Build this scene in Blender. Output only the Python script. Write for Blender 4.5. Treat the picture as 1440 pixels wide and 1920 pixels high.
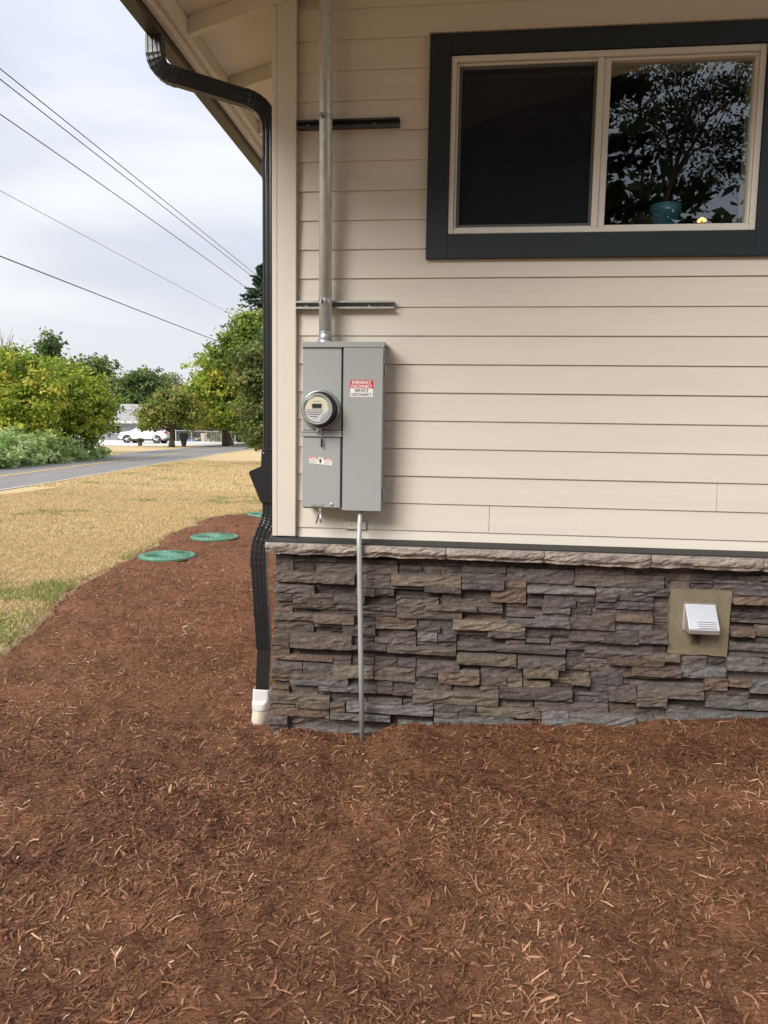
import bpy, bmesh, math, random
import numpy as np
from mathutils import Vector, Matrix, noise as mn
random.seed(7); rng = np.random.default_rng(11)
for o in list(bpy.data.objects): bpy.data.objects.remove(o)
S = bpy.context.scene; COL = S.collection
R = math.radians
# ------------------------------------------------------------------ camera
cd = bpy.data.cameras.new('camera'); cam = bpy.data.objects.new('camera', cd); COL.objects.link(cam)
r_ = Vector((0.99362197, 0.11165941, 0.01573407)); u_ = Vector((-0.02781647, 0.10749005, 0.99381695)); f_ = Vector((-0.10927776, 0.98791602, -0.10991044))
m = Matrix((r_, u_, -f_)).transposed().to_4x4(); m.translation = (1.0764, -4.0314, 1.6024)
cam.matrix_world = m
cd.sensor_fit = 'VERTICAL'; cd.sensor_height = 36; cd.lens = 36 * 1367.87 / 1920
cd.clip_start = .05; cd.clip_end = 3000
S.camera = cam
# ------------------------------------------------------------------ world: overcast
W = bpy.data.worlds.new('World'); S.world = W; W.use_nodes = True
nt = W.node_tree; nt.nodes.clear()
def N(t, **k):
    n = nt.nodes.new(t)
    for a, b in k.items(): setattr(n, a, b)
    return n
SUN_AZ, SUN_EL = R(212), R(35)         # compass style azimuth: from +y clockwise
sky = N('ShaderNodeTexSky', sky_type='NISHITA'); sky.sun_disc = False; sky.sun_elevation = SUN_EL; sky.sun_rotation = SUN_AZ; sky.altitude = 100; sky.air_density = 1.0; sky.dust_density = 2.0
bg1 = N('ShaderNodeBackground'); bg1.inputs[1].default_value = .06
nt.links.new(sky.outputs[0], bg1.inputs[0])
tc = N('ShaderNodeTexCoord'); sep = N('ShaderNodeSeparateXYZ'); nt.links.new(tc.outputs['Generated'], sep.inputs[0])
mp = N('ShaderNodeMapping'); mp.inputs['Scale'].default_value = (1.3, 1.3, 3.2); mp.inputs['Location'].default_value = (.35, .2, .1); nt.links.new(tc.outputs['Generated'], mp.inputs[0])
nz = N('ShaderNodeTexNoise'); nz.inputs['Scale'].default_value = 1.5; nz.inputs['Detail'].default_value = 5; nz.inputs['Roughness'].default_value = .48; nz.inputs['Distortion'].default_value = .35; nt.links.new(mp.outputs[0], nz.inputs[0])
cr = N('ShaderNodeValToRGB'); e = cr.color_ramp.elements
e[0].position = .34; e[0].color = (.52, .57, .68, 1); e[1].position = .70; e[1].color = (.93, .935, .95, 1)
k = e.new(.52); k.color = (.66, .70, .785, 1)
nt.links.new(nz.outputs[0], cr.inputs[0])
# CIE overcast: the zenith is brighter than the horizon
zr = N('ShaderNodeMapRange'); zr.inputs[1].default_value = .0; zr.inputs[2].default_value = 1.; zr.inputs[3].default_value = .96; zr.inputs[4].default_value = 2.5
pw = N('ShaderNodeMath', operation='POWER', use_clamp=True); pw.inputs[1].default_value = 2.2; nt.links.new(sep.outputs[2], pw.inputs[0]); nt.links.new(pw.outputs[0], zr.inputs[0])
mul = N('ShaderNodeMix', data_type='RGBA', blend_type='MULTIPLY'); mul.inputs['Factor'].default_value = 1
hzr = N('ShaderNodeMapRange', interpolation_type='SMOOTHSTEP'); hzr.inputs[1].default_value = .06; hzr.inputs[2].default_value = .26; hzr.inputs[3].default_value = .75; hzr.inputs[4].default_value = .0; nt.links.new(sep.outputs[2], hzr.inputs[0])
hmx = N('ShaderNodeMix', data_type='RGBA'); nt.links.new(hzr.outputs[0], hmx.inputs['Factor']); nt.links.new(cr.outputs[0], hmx.inputs['A']); hmx.inputs['B'].default_value = (.84, .85, .875, 1)
nt.links.new(hmx.outputs['Result'], mul.inputs['A']); nt.links.new(zr.outputs[0], mul.inputs['B'])
bg2 = N('ShaderNodeBackground'); bg2.inputs[1].default_value = .40
nt.links.new(mul.outputs['Result'], bg2.inputs[0])
mx = N('ShaderNodeMixShader'); mx.inputs[0].default_value = .93
nt.links.new(bg1.outputs[0], mx.inputs[1]); nt.links.new(bg2.outputs[0], mx.inputs[2])
out = N('ShaderNodeOutputWorld'); nt.links.new(mx.outputs[0], out.inputs[0])
# ------------------------------------------------------------------ sun behind thin cloud
sd = bpy.data.lights.new('sun', 'SUN'); sd.energy = 1.5; sd.angle = R(32); sd.color = (1, .95, .88)
so = bpy.data.objects.new('sun', sd); COL.objects.link(so)
sdir = Vector((math.sin(SUN_AZ) * math.cos(SUN_EL), math.cos(SUN_AZ) * math.cos(SUN_EL), math.sin(SUN_EL)))
so.rotation_euler = sdir.to_track_quat('Z', 'Y').to_euler(); so.location = sdir * 30
S.view_settings.view_transform = 'Standard'; S.view_settings.look = 'None'; S.view_settings.gamma = 1; S.view_settings.exposure = 1.47
S.view_settings.use_curve_mapping = False
S.render.engine = 'CYCLES'; S.cycles.max_bounces = 8; S.cycles.transparent_max_bounces = 16
S.render.resolution_x = 768; S.render.resolution_y = 1024

# ================================================================== helpers
def tag(o, label=None, cat=None, group=None, kind=None):
    if label: o['label'] = label
    if cat: o['category'] = cat
    if group: o['group'] = group
    if kind: o['kind'] = kind
    return o
def thing(name, label, cat, loc, group=None):
    o = bpy.data.objects.new(name, None); o.empty_display_size = .1; COL.objects.link(o); o.location = loc
    return tag(o, label, cat, group)
def put(name, me, mat, parent=None, smooth=False):
    """links a mesh that is written in world coordinates"""
    o = bpy.data.objects.new(name, me); COL.objects.link(o)
    if mat is not None and not me.materials:
        for mm in (mat if isinstance(mat, (list, tuple)) else [mat]): me.materials.append(mm)
    if parent is not None:
        o.parent = parent
        if parent.type == 'EMPTY': o.matrix_parent_inverse = Matrix.Translation(-parent.location)
    if smooth: me.polygons.foreach_set('use_smooth', np.ones(len(me.polygons), bool))
    return o
def bm_put(name, bm, mat, parent=None, smooth=False):
    me = bpy.data.meshes.new(name); bm.normal_update(); bm.to_mesh(me); bm.free()
    return put(name, me, mat, parent, smooth)
def box(bm, x0, x1, y0, y1, z0, z1, bev=0, seg=1):
    vs = [bm.verts.new(c) for c in ((x0,y0,z0),(x1,y0,z0),(x1,y1,z0),(x0,y1,z0),(x0,y0,z1),(x1,y0,z1),(x1,y1,z1),(x0,y1,z1))]
    fs = [bm.faces.new([vs[i] for i in q]) for q in ((0,3,2,1),(4,5,6,7),(0,1,5,4),(1,2,6,5),(2,3,7,6),(3,0,4,7))]
    if bev:
        es = list({e for f in fs for e in f.edges})
        bmesh.ops.bevel(bm, geom=es, offset=bev, segments=seg, affect='EDGES', profile=.5)
def pbox(name, dims, mat, parent, bev=0, seg=1):
    bm = bmesh.new(); box(bm, *dims, bev=bev, seg=seg); return bm_put(name, bm, mat, parent)
def prism(bm, pts, a, b, axis='y'):
    """polygon pts in the two other axes, extruded from a to b along axis"""
    def P(p, t): return {'y': (p[0], t, p[1]), 'x': (t, p[0], p[1]), 'z': (p[0], p[1], t)}[axis]
    A = [bm.verts.new(P(p, a)) for p in pts]; B = [bm.verts.new(P(p, b)) for p in pts]; n = len(pts)
    fs = [bm.faces.new(A), bm.faces.new(B[::-1])]
    for i in range(n): fs.append(bm.faces.new((A[i], B[i], B[(i+1) % n], A[(i+1) % n])))
    bmesh.ops.recalc_face_normals(bm, faces=fs)
def tube(bm, pts, rad, seg=12, cap=True, start=0):
    pts = [Vector(p) for p in pts]; n = len(pts)
    rads = [float(q) for q in rad] if isinstance(rad, (list, tuple)) else [float(rad)] * n
    rings = []; up = None
    for i, p in enumerate(pts):
        t = (pts[min(i+1, n-1)] - pts[max(i-1, 0)]).normalized()
        if up is None: up = t.orthogonal().normalized()
        up = (up - t * up.dot(t)).normalized(); s = t.cross(up)
        rings.append([bm.verts.new(p + rads[i] * (math.cos(a) * up + math.sin(a) * s)) for a in [2*math.pi*j/seg for j in range(seg)]])
    for a, b in zip(rings, rings[1:]):
        for j in range(seg): bm.faces.new((a[j], a[(j+1) % seg], b[(j+1) % seg], b[j]))
    if cap: bm.faces.new(rings[0][::-1]); bm.faces.new(rings[-1])
def lathe(bm, o, ax, prof, seg=32):
    """prof: (distance along axis, radius)"""
    ax = Vector(ax).normalized(); u = ax.orthogonal().normalized(); v = ax.cross(u); o = Vector(o); rings = []
    for d, r in prof:
        if r < 1e-6: rings.append([bm.verts.new(o + ax * d)])
        else: rings.append([bm.verts.new(o + ax * d + r * (math.cos(t) * u + math.sin(t) * v)) for t in [2*math.pi*j/seg for j in range(seg)]])
    for a, b in zip(rings, rings[1:]):
        for j in range(seg):
            k = (j+1) % seg
            if len(a) == 1 and len(b) == 1: continue
            if len(a) == 1: bm.faces.new((a[0], b[k], b[j]))
            elif len(b) == 1: bm.faces.new((a[j], a[k], b[0]))
            else: bm.faces.new((a[j], a[k], b[k], b[j]))
def np_mesh(name, V, F, col=None, nper=4):
    """fast mesh: V (n,3), F (m,nper) indices, col (n,3) point colours"""
    me = bpy.data.meshes.new(name); V = np.ascontiguousarray(V, np.float32); F = np.ascontiguousarray(F, np.int32); m_ = len(F)
    me.vertices.add(len(V)); me.vertices.foreach_set('co', V.ravel())
    me.loops.add(m_ * nper); me.loops.foreach_set('vertex_index', F.ravel())
    me.polygons.add(m_); me.polygons.foreach_set('loop_start', np.arange(0, m_ * nper, nper, dtype=np.int32)); me.polygons.foreach_set('loop_total', np.full(m_, nper, np.int32))
    if col is not None:
        a = me.color_attributes.new('Col', 'FLOAT_COLOR', 'POINT'); c4 = np.ones((len(V), 4), np.float32); c4[:, :3] = col; a.data.foreach_set('color', c4.ravel())
    me.update(calc_edges=True); return me
def grid_mesh(name, X, Y, Z):
    ny, nx = X.shape; V = np.stack([X, Y, Z], -1).reshape(-1, 3); i = np.arange((ny-1)*(nx-1)); a = (i // (nx-1)) * nx + i % (nx-1)
    return np_mesh(name, V, np.stack([a, a+1, a+nx+1, a+nx], -1))
_lat = np.random.default_rng(5).uniform(-1, 1, (256, 256))
def vn(x, y, sc, seed=0):
    x = np.asarray(x, float) / sc + seed * 17.3; y = np.asarray(y, float) / sc + seed * 9.7
    xi = np.floor(x).astype(int); yi = np.floor(y).astype(int); fx = x - xi; fy = y - yi; fx = fx*fx*(3-2*fx); fy = fy*fy*(3-2*fy)
    g = lambda a, b: _lat[(xi+a) & 255, (yi+b) & 255]
    return (g(0,0)*(1-fx)+g(1,0)*fx)*(1-fy) + (g(0,1)*(1-fx)+g(1,1)*fx)*fy
def sst(a, b, x): t = np.clip((x-a)/(b-a), 0, 1); return t*t*(3-2*t)

# ================================================================== materials
def M(name, col, rough=.6, var=.0, vscale=6, bump=0, bscale=60, metal=0, spec=.5, stretch=(1,1,1), col2=None, attr=False, objcol=False, detail=5, coat=0, bdist=.004, trans=0):
    mt = bpy.data.materials.new(name); mt.use_nodes = True; t = mt.node_tree; b = t.nodes['Principled BSDF']
    b.inputs['Base Color'].default_value = (*col, 1); b.inputs['Roughness'].default_value = rough; b.inputs['Metallic'].default_value = metal
    b.inputs['Specular IOR Level'].default_value = spec; b.inputs['Coat Weight'].default_value = coat
    tcn = t.nodes.new('ShaderNodeTexCoord'); mp = t.nodes.new('ShaderNodeMapping'); mp.inputs['Scale'].default_value = stretch; t.links.new(tcn.outputs['Object'], mp.inputs[0])
    src = None
    if attr:
        a = t.nodes.new('ShaderNodeVertexColor'); a.layer_name = 'Col'; src = a.outputs[0]
    elif objcol:
        a = t.nodes.new('ShaderNodeObjectInfo'); src = a.outputs['Color']
    if var or col2:
        n = t.nodes.new('ShaderNodeTexNoise'); n.inputs['Scale'].default_value = vscale; n.inputs['Detail'].default_value = detail; n.inputs['Roughness'].default_value = .6; t.links.new(mp.outputs[0], n.inputs[0])
        if col2:
            c = t.nodes.new('ShaderNodeMix'); c.data_type = 'RGBA'
            mr = t.nodes.new('ShaderNodeMapRange'); mr.inputs[1].default_value = .38; mr.inputs[2].default_value = .62; t.links.new(n.outputs[0], mr.inputs[0]); t.links.new(mr.outputs[0], c.inputs['Factor'])
            c.inputs['A'].default_value = (*col, 1); c.inputs['B'].default_value = (*col2, 1)
            if src: t.links.new(src, c.inputs['A'])
            src = c.outputs['Result']
        if var:
            mr = t.nodes.new('ShaderNodeMapRange'); mr.inputs[1].default_value = .25; mr.inputs[2].default_value = .75; mr.inputs[3].default_value = 1-var; mr.inputs[4].default_value = 1+var
            n2 = n
            if col2:
                n2 = t.nodes.new('ShaderNodeTexNoise'); n2.inputs['Scale'].default_value = vscale*3.7; n2.inputs['Detail'].default_value = detail; t.links.new(mp.outputs[0], n2.inputs[0])
            t.links.new(n2.outputs[0], mr.inputs[0])
            c = t.nodes.new('ShaderNodeMix'); c.data_type = 'RGBA'; c.blend_type = 'MULTIPLY'; c.inputs['Factor'].default_value = 1
            c.inputs['A'].default_value = (*col, 1)
            if src: t.links.new(src, c.inputs['A'])
            t.links.new(mr.outputs[0], c.inputs['B']); src = c.outputs['Result']
    if src: t.links.new(src, b.inputs['Base Color'])
    if bump:
        n = t.nodes.new('ShaderNodeTexNoise'); n.inputs['Scale'].default_value = bscale; n.inputs['Detail'].default_value = 6; n.inputs['Roughness'].default_value = .65; t.links.new(mp.outputs[0], n.inputs[0])
        bp = t.nodes.new('ShaderNodeBump'); bp.inputs['Strength'].default_value = bump; bp.inputs['Distance'].default_value = bdist; t.links.new(n.outputs[0], bp.inputs['Height']); t.links.new(bp.outputs[0], b.inputs['Normal'])
    if trans:
        tr = t.nodes.new('ShaderNodeBsdfTranslucent'); ms = t.nodes.new('ShaderNodeMixShader'); ms.inputs[0].default_value = trans
        if src: t.links.new(src, tr.inputs[0])
        else: tr.inputs[0].default_value = (*col, 1)
        t.links.new(b.outputs[0], ms.inputs[1]); t.links.new(tr.outputs[0], ms.inputs[2]); t.links.new(ms.outputs[0], t.nodes['Material Output'].inputs[0])
    return mt
CREAM = (.665, .61, .525)
m_siding = M('siding_paint', CREAM, .55, .05, 2.2, .6, 30, stretch=(.35, 1, 5), bdist=.002)
def specks(mt):
    t = mt.node_tree; b = t.nodes['Principled BSDF']; tcn = t.nodes.new('ShaderNodeTexCoord'); v = t.nodes.new('ShaderNodeTexVoronoi'); v.inputs['Scale'].default_value = 5.5; t.links.new(tcn.outputs['Object'], v.inputs[0])
    lt = t.nodes.new('ShaderNodeMath'); lt.operation = 'LESS_THAN'; lt.inputs[1].default_value = .017; t.links.new(v.outputs['Distance'], lt.inputs[0])
    old = b.inputs['Base Color'].links[0].from_socket; mxn = t.nodes.new('ShaderNodeMix'); mxn.data_type = 'RGBA'; t.links.new(old, mxn.inputs['A']); mxn.inputs['B'].default_value = (.22, .18, .14, 1)
    ml = t.nodes.new('ShaderNodeMath'); ml.operation = 'MULTIPLY'; ml.inputs[1].default_value = .75; t.links.new(lt.outputs[0], ml.inputs[0]); t.links.new(ml.outputs[0], mxn.inputs['Factor']); t.links.new(mxn.outputs['Result'], b.inputs['Base Color'])
specks(m_siding)
m_trim = M('trim_paint', (.645, .592, .51), .5, .03, 4, .15, 60, bdist=.001)
m_soffit = M('soffit_paint', (.66, .60, .52), .6, .05, 3, .25, 25, stretch=(1, .4, 1), bdist=.002)
m_navy = M('dark_trim_paint', (.013, .021, .026), .45, .12, 5, .2, 40, stretch=(1,1,.4), bdist=.001)
m_vinyl = M('white_vinyl', (.70, .67, .61), .4, .04, 10)
m_darkgasket = M('screen_frame', (.10, .105, .11), .45)
m_black = M('black_aluminium', (.016, .017, .019), .28, .2, 8, .08, 25)
m_bronze = M('gutter_bronze', (.045, .038, .032), .4, .1, 5)
m_galv = M('galvanised_steel', (.56, .59, .57), .42, .25, 30, .12, 60, metal=.45, stretch=(1,1,.35))
m_strut = M('strut_steel', (.40, .41, .41), .45, .2, 30, metal=.55)
m_strut_shaded = M('strut_steel_shaded', (.075, .08, .09), .45, .25, 20, metal=.5)  # strut steel again, darkened in colour for the dark eaves and ground it reflects
m_grey = M('panel_grey_enamel', (.335, .35, .34), .38, .03, 2, .06, 120, bdist=.0006)
m_gap = M('dark_gap', (.02, .02, .02), .8)
m_emt = M('grey_conduit', (.43, .44, .43), .45, .12, 18, metal=.3, stretch=(1,1,.3))
m_alu = M('aluminium', (.78, .78, .77), .33, .06, 12, metal=.85)
m_pvc = M('white_pvc', (.74, .73, .69), .35, .08, 14)
m_pvcdirty = M('dirty_pvc', (.66, .62, .54), .45, .15, 10, col2=(.50, .42, .32))
m_red = M('label_red', (.55, .012, .035), .45); m_white = M('label_white', (.80, .80, .78), .45); m_ink = M('label_ink', (.015, .015, .017), .5)
m_stone = M('ledge_stone', (.2, .17, .15), .9, .45, 55, 1.0, 120, objcol=True, bdist=.006, spec=.25, detail=8)
m_cap = M('cap_stone_mat', (.34, .285, .25), .85, .30, 14, .9, 45, col2=(.25, .21, .19), bdist=.006, spec=.3)
m_mortar = M('mortar', (.06, .05, .045), .95, .3, 30, .6, 80)
m_membrane = M('ledge_membrane', (.020, .021, .022), .7, .35, 12, .5, 40, bdist=.003)
m_plate = M('mounting_plate', (.19, .160, .098), .85, .2, 14, .9, 60, bdist=.006)
m_conc = M('concrete', (.46, .44, .41), .9, .15, 6, .4, 60)
m_shingle = M('shingles', (.09, .085, .08), .95, .3, 12, .5, 50)
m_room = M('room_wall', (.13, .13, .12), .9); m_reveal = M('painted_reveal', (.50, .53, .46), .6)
m_potblue = M('blue_glaze', (.06, .25, .42), .25, .1, 9)
m_lid = M('green_plastic', (.055, .205, .135), .5, .14, 7, .25, 90, col2=(.11, .25, .16))
m_bark = M('bark', (.10, .075, .055), .95, .35, 9, .8, 20, stretch=(1,1,.25), bdist=.02)
m_leaf = M('leaf', (.1, .16, .04), .6, attr=True, trans=.42, spec=.25)
m_shred = M('mulch_shred', (.2, .1, .05), .85, attr=True, spec=.25)
m_blade = M('grass_blade', (.5, .36, .16), .8, attr=True, trans=.3, spec=.2)
def glass_mat(name, tint, ior=1.5):
    mt = bpy.data.materials.new(name); mt.use_nodes = True; t = mt.node_tree; t.nodes.clear()
    o = t.nodes.new('ShaderNodeOutputMaterial'); ms = t.nodes.new('ShaderNodeMixShader'); tr = t.nodes.new('ShaderNodeBsdfTransparent'); gl = t.nodes.new('ShaderNodeBsdfGlossy'); fr = t.nodes.new('ShaderNodeMapRange'); lw = t.nodes.new('ShaderNodeLayerWeight'); lw.inputs[0].default_value = .5; pw_ = t.nodes.new('ShaderNodeMath'); pw_.operation = 'POWER'; pw_.inputs[1].default_value = 5; t.links.new(lw.outputs['Facing'], pw_.inputs[0]); t.links.new(pw_.outputs[0], fr.inputs[0])
    tr.inputs[0].default_value = (*tint, 1); gl.inputs['Roughness'].default_value = .0; fr.inputs[3].default_value = ior; fr.inputs[4].default_value = 1.0
    n = t.nodes.new('ShaderNodeTexNoise'); n.inputs['Scale'].default_value = 2.2; n.inputs['Detail'].default_value = 1; tcn = t.nodes.new('ShaderNodeTexCoord'); t.links.new(tcn.outputs['Object'], n.inputs[0])
    bp = t.nodes.new('ShaderNodeBump'); bp.inputs['Strength'].default_value = .06; bp.inputs['Distance'].default_value = .02; t.links.new(n.outputs[0], bp.inputs['Height']); t.links.new(bp.outputs[0], gl.inputs['Normal'])
    t.links.new(fr.outputs[0], ms.inputs[0]); t.links.new(tr.outputs[0], ms.inputs[1]); t.links.new(gl.outputs[0], ms.inputs[2]); t.links.new(ms.outputs[0], o.inputs[0]); return mt
m_glass = glass_mat('window_glass', (.80, .86, .80), .22)
def screen_mat():
    mt = bpy.data.materials.new('insect_screen'); mt.use_nodes = True; t = mt.node_tree; b = t.nodes['Principled BSDF']; b.inputs['Base Color'].default_value = (.022, .024, .030, 1); b.inputs['Roughness'].default_value = .9; b.inputs['Specular IOR Level'].default_value = .1
    tr = t.nodes.new('ShaderNodeBsdfTransparent'); ms = t.nodes.new('ShaderNodeMixShader'); ms.inputs[0].default_value = .70
    t.links.new(tr.outputs[0], ms.inputs[1]); t.links.new(b.outputs[0], ms.inputs[2]); t.links.new(ms.outputs[0], t.nodes['Material Output'].inputs[0]); return mt
m_screen = screen_mat()
def emit(name, col, s):
    mt = bpy.data.materials.new(name); mt.use_nodes = True; b = mt.node_tree.nodes['Principled BSDF']; b.inputs['Emission Color'].default_value = (*col, 1); b.inputs['Emission Strength'].default_value = s; b.inputs['Base Color'].default_value = (*col, 1); return mt

# ================================================================== terrain
def terr(x, y): return np.interp(y, [-1e4, 15, 55, 72, 86, 1e4], [0, 0, .12, .12, -.15, -.15]) + 0 * np.asarray(x, float)
def bed_edge(y): return np.interp(y, [-60, -6, -2, .93, 1.57, 2.77, 3.44, 4.68, 6.6, 8.44, 12], [-2.6, -2.3, -2.15, -2.3, -2.5, -2.86, -2.93, -3.08, -3.4, -3.55, -3.6])
def bed_back(x): return np.interp(x, [-3.7, -3.5, -3.1, -2.5, -1.5, 0], [8.3, 8.6, 9.1, 9.9, 10.4, 10.6])
def bed_sd(x, y):
    return np.minimum(x - bed_edge(y), (bed_back(x) - y) * .8) + .05 * vn(x, y, .35, 3) + .02 * vn(x, y, .09, 4)
def mulch_z(x, y):
    x = np.asarray(x, float); y = np.asarray(y, float)
    wall = np.interp(x, [-4, -1, -.3, 0, .45, .62, .82, 1.5, 2.7, 4, 9], [-.02, -.08, -.165, -.15, -.135, -.115, -.045, .005, .115, .15, .25])
    front = np.clip(.03 * x, -.05, .2)
    w1 = np.exp(-((np.minimum(y + .15, 0)) / .75) ** 2); w2 = np.exp(-((np.maximum(y + .15, 0)) / 1.5) ** 2)
    z = np.where(y <= -.15, w1 * wall + (1 - w1) * front, np.where(x < .1, w2 * wall, wall))
    rg = lambda sc, sd: 1 - 2 * np.abs(vn(x, y, sc, sd))
    z = z + .016 * vn(x, y, .6, 1) + .014 * vn(x, y, .27, 2) + .018 * rg(.21, 14) * (.5 + .5 * vn(x, y, .5, 15)) + .013 * vn(x, y, .12, 5) + .0065 * vn(x, y, .055, 6) + .004 * vn(x, y, .028, 7)
    def heap(cx, cy, h, s): return h * np.exp(-((x-cx)**2 + (y-cy)**2) / s**2)
    z = z + heap(.22, -.30, .055, .14) + heap(.86, -.30, .05, .16) + heap(.57, -.28, .012, .10) - heap(-1.6, 2.4, .05, .16) - heap(-1.4, 3.5, .03, .12) - heap(-.9, -.4, .03, .15) 
    z = z - heap(-.05, .02, .03, .12) - heap(.9, -2.15, .03, .09) - heap(-.5, -1.6, .035, .1) - heap(.2, -1.25, .03, .12) - heap(1.9, -.9, .03, .15)
    return z
def bed_z(x, y):
    s = bed_sd(x, y); return mulch_z(x, y) + .03 + np.where(s < .18, (s - .18) * .42, 0)
def lawn_z(x, y):
    s = bed_sd(x, y); return terr(x, y) + .012 * vn(x, y, 1.3, 8) * (y < 30) * sst(-9.6, -8.4, x) - .3 * sst(.02, .25, s)

# lawn: one sheet out to the horizon
gx = np.unique(np.concatenate([np.linspace(-900, -60, 12), np.linspace(-60, -14, 24), np.linspace(-14, -4.4, 40), np.linspace(-4.4, -1.6, 70), np.linspace(-1.6, 10, 24), np.linspace(10, 900, 14)]))
gy = np.unique(np.concatenate([np.linspace(-500, -12, 12), np.linspace(-12, 0, 50), np.linspace(0, 11, 160), np.linspace(11, 30, 50), [15, 55, 72, 86], np.linspace(30, 130, 40), np.linspace(130, 1600, 14)]))
X, Y = np.meshgrid(gx, gy)
m_lawn = bpy.data.materials.new('dry_lawn'); m_lawn.use_nodes = True
def lawn_nodes(mt):
    t = mt.node_tree; b = t.nodes['Principled BSDF']; b.inputs['Roughness'].default_value = .95; b.inputs['Specular IOR Level'].default_value = .15
    g = t.nodes.new('ShaderNodeNewGeometry')
    def noise(sc, det=5, ro=.6):
        n = t.nodes.new('ShaderNodeTexNoise'); n.inputs['Scale'].default_value = sc; n.inputs['Detail'].default_value = det; n.inputs['Roughness'].default_value = ro; t.links.new(g.outputs['Position'], n.inputs[0]); return n.outputs[0]
    def ramp(s, pts):
        c = t.nodes.new('ShaderNodeValToRGB'); el = c.color_ramp.elements
        el[0].position, el[0].color = pts[0][0], (*pts[0][1], 1); el[1].position, el[1].color = pts[-1][0], (*pts[-1][1], 1)
        for p_, c_ in pts[1:-1]: q = el.new(p_); q.color = (*c_, 1)
        t.links.new(s, c.inputs[0]); return c.outputs[0]
    c1 = ramp(noise(14, 7, .75), [(.3, (.34, .24, .115)), (.5, (.53, .40, .215)), (.72, (.68, .53, .32))])
    c2 = ramp(noise(.55, 6, .7), [(.56, (0, 0, 0)), (.68, (1, 1, 1))])
    mixn = t.nodes.new('ShaderNodeMix'); mixn.data_type = 'RGBA'; t.links.new(c2, mixn.inputs['Factor']); t.links.new(c1, mixn.inputs['A']); mixn.inputs['B'].default_value = (.16, .19, .06, 1)
    m3 = t.nodes.new('ShaderNodeMath'); m3.operation = 'MULTIPLY'; m3.inputs[1].default_value = .6; t.links.new(c2, m3.inputs[0]); t.links.new(m3.outputs[0], mixn.inputs['Factor'])
    t.links.new(mixn.outputs['Result'], b.inputs['Base Color'])
    bp = t.nodes.new('ShaderNodeBump'); bp.inputs['Strength'].default_value = .8; bp.inputs['Distance'].default_value = .02; t.links.new(noise(35, 6, .7), bp.inputs['Height']); t.links.new(bp.outputs[0], b.inputs['Normal'])
lawn_nodes(m_lawn)
lawn = put('lawn', grid_mesh('lawn', X, Y, lawn_z(X, Y)), m_lawn, smooth=True); tag(lawn, kind='structure')

# mulch bed
gx = np.unique(np.round(np.concatenate([np.arange(-3.8, -1.2, .03), np.arange(-1.2, 3.4, .02), np.arange(3.4, 9, .15)]), 4))
gy = np.unique(np.round(np.concatenate([np.arange(-9, -3, .12), np.arange(-3, .2, .02), np.arange(.2, 4, .03), np.arange(4, 10.8, .05)]), 4))
X, Y = np.meshgrid(gx, gy); Z = bed_z(X, Y)
m_mulch = bpy.data.materials.new('bark_mulch'); m_mulch.use_nodes = True
def mulch_nodes(mt):
    t = mt.node_tree; b = t.nodes['Principled BSDF']; b.inputs['Roughness'].default_value = .9; b.inputs['Specular IOR Level'].default_value = .2
    g = t.nodes.new('ShaderNodeNewGeometry'); outs = []
    for i, (rot, st) in enumerate(((.3, (20, 110, 60)), (1.4, (24, 130, 60)), (2.4, (18, 120, 60)))):
        mp = t.nodes.new('ShaderNodeMapping'); mp.inputs['Rotation'].default_value = (0, 0, rot); mp.inputs['Scale'].default_value = st; t.links.new(g.outputs['Position'], mp.inputs[0])
        n = t.nodes.new('ShaderNodeTexNoise'); n.inputs['Scale'].default_value = 1.6; n.inputs['Detail'].default_value = 4; n.inputs['Roughness'].default_value = .65; n.inputs['Distortion'].default_value = .8; t.links.new(mp.outputs[0], n.inputs[0]); outs.append(n.outputs[0])
    a = t.nodes.new('ShaderNodeMath'); a.operation = 'MAXIMUM'; t.links.new(outs[0], a.inputs[0]); t.links.new(outs[1], a.inputs[1])
    c = t.nodes.new('ShaderNodeMath'); c.operation = 'MAXIMUM'; t.links.new(a.outputs[0], c.inputs[0]); t.links.new(outs[2], c.inputs[1])
    rp = t.nodes.new('ShaderNodeValToRGB'); el = rp.color_ramp.elements; el[0].position = .44; el[0].color = (.060, .022, .010, 1); el[1].position = .76; el[1].color = (.34, .175, .098, 1); q = el.new(.58); q.color = (.178, .076, .039, 1)
    t.links.new(c.outputs[0], rp.inputs[0])
    n = t.nodes.new('ShaderNodeTexNoise'); n.inputs['Scale'].default_value = 1.7; n.inputs['Detail'].default_value = 4; t.links.new(g.outputs['Position'], n.inputs[0])
    mr = t.nodes.new('ShaderNodeMapRange'); mr.inputs[1].default_value = .3; mr.inputs[2].default_value = .7; mr.inputs[3].default_value = .78; mr.inputs[4].default_value = 1.25; t.links.new(n.outputs[0], mr.inputs[0])
    mu = t.nodes.new('ShaderNodeMix'); mu.data_type = 'RGBA'; mu.blend_type = 'MULTIPLY'; mu.inputs['Factor'].default_value = 1; t.links.new(rp.outputs[0], mu.inputs['A']); t.links.new(mr.outputs[0], mu.inputs['B']); t.links.new(mu.outputs['Result'], b.inputs['Base Color'])
    bp = t.nodes.new('ShaderNodeBump'); bp.inputs['Strength'].default_value = 1; bp.inputs['Distance'].default_value = .006; t.links.new(c.outputs[0], bp.inputs['Height']); t.links.new(bp.outputs[0], b.inputs['Normal'])
mulch_nodes(m_mulch)
bed = put('mulch_bed', grid_mesh('mulch_bed', X, Y, Z), m_mulch, smooth=True); tag(bed, kind='structure')

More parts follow.
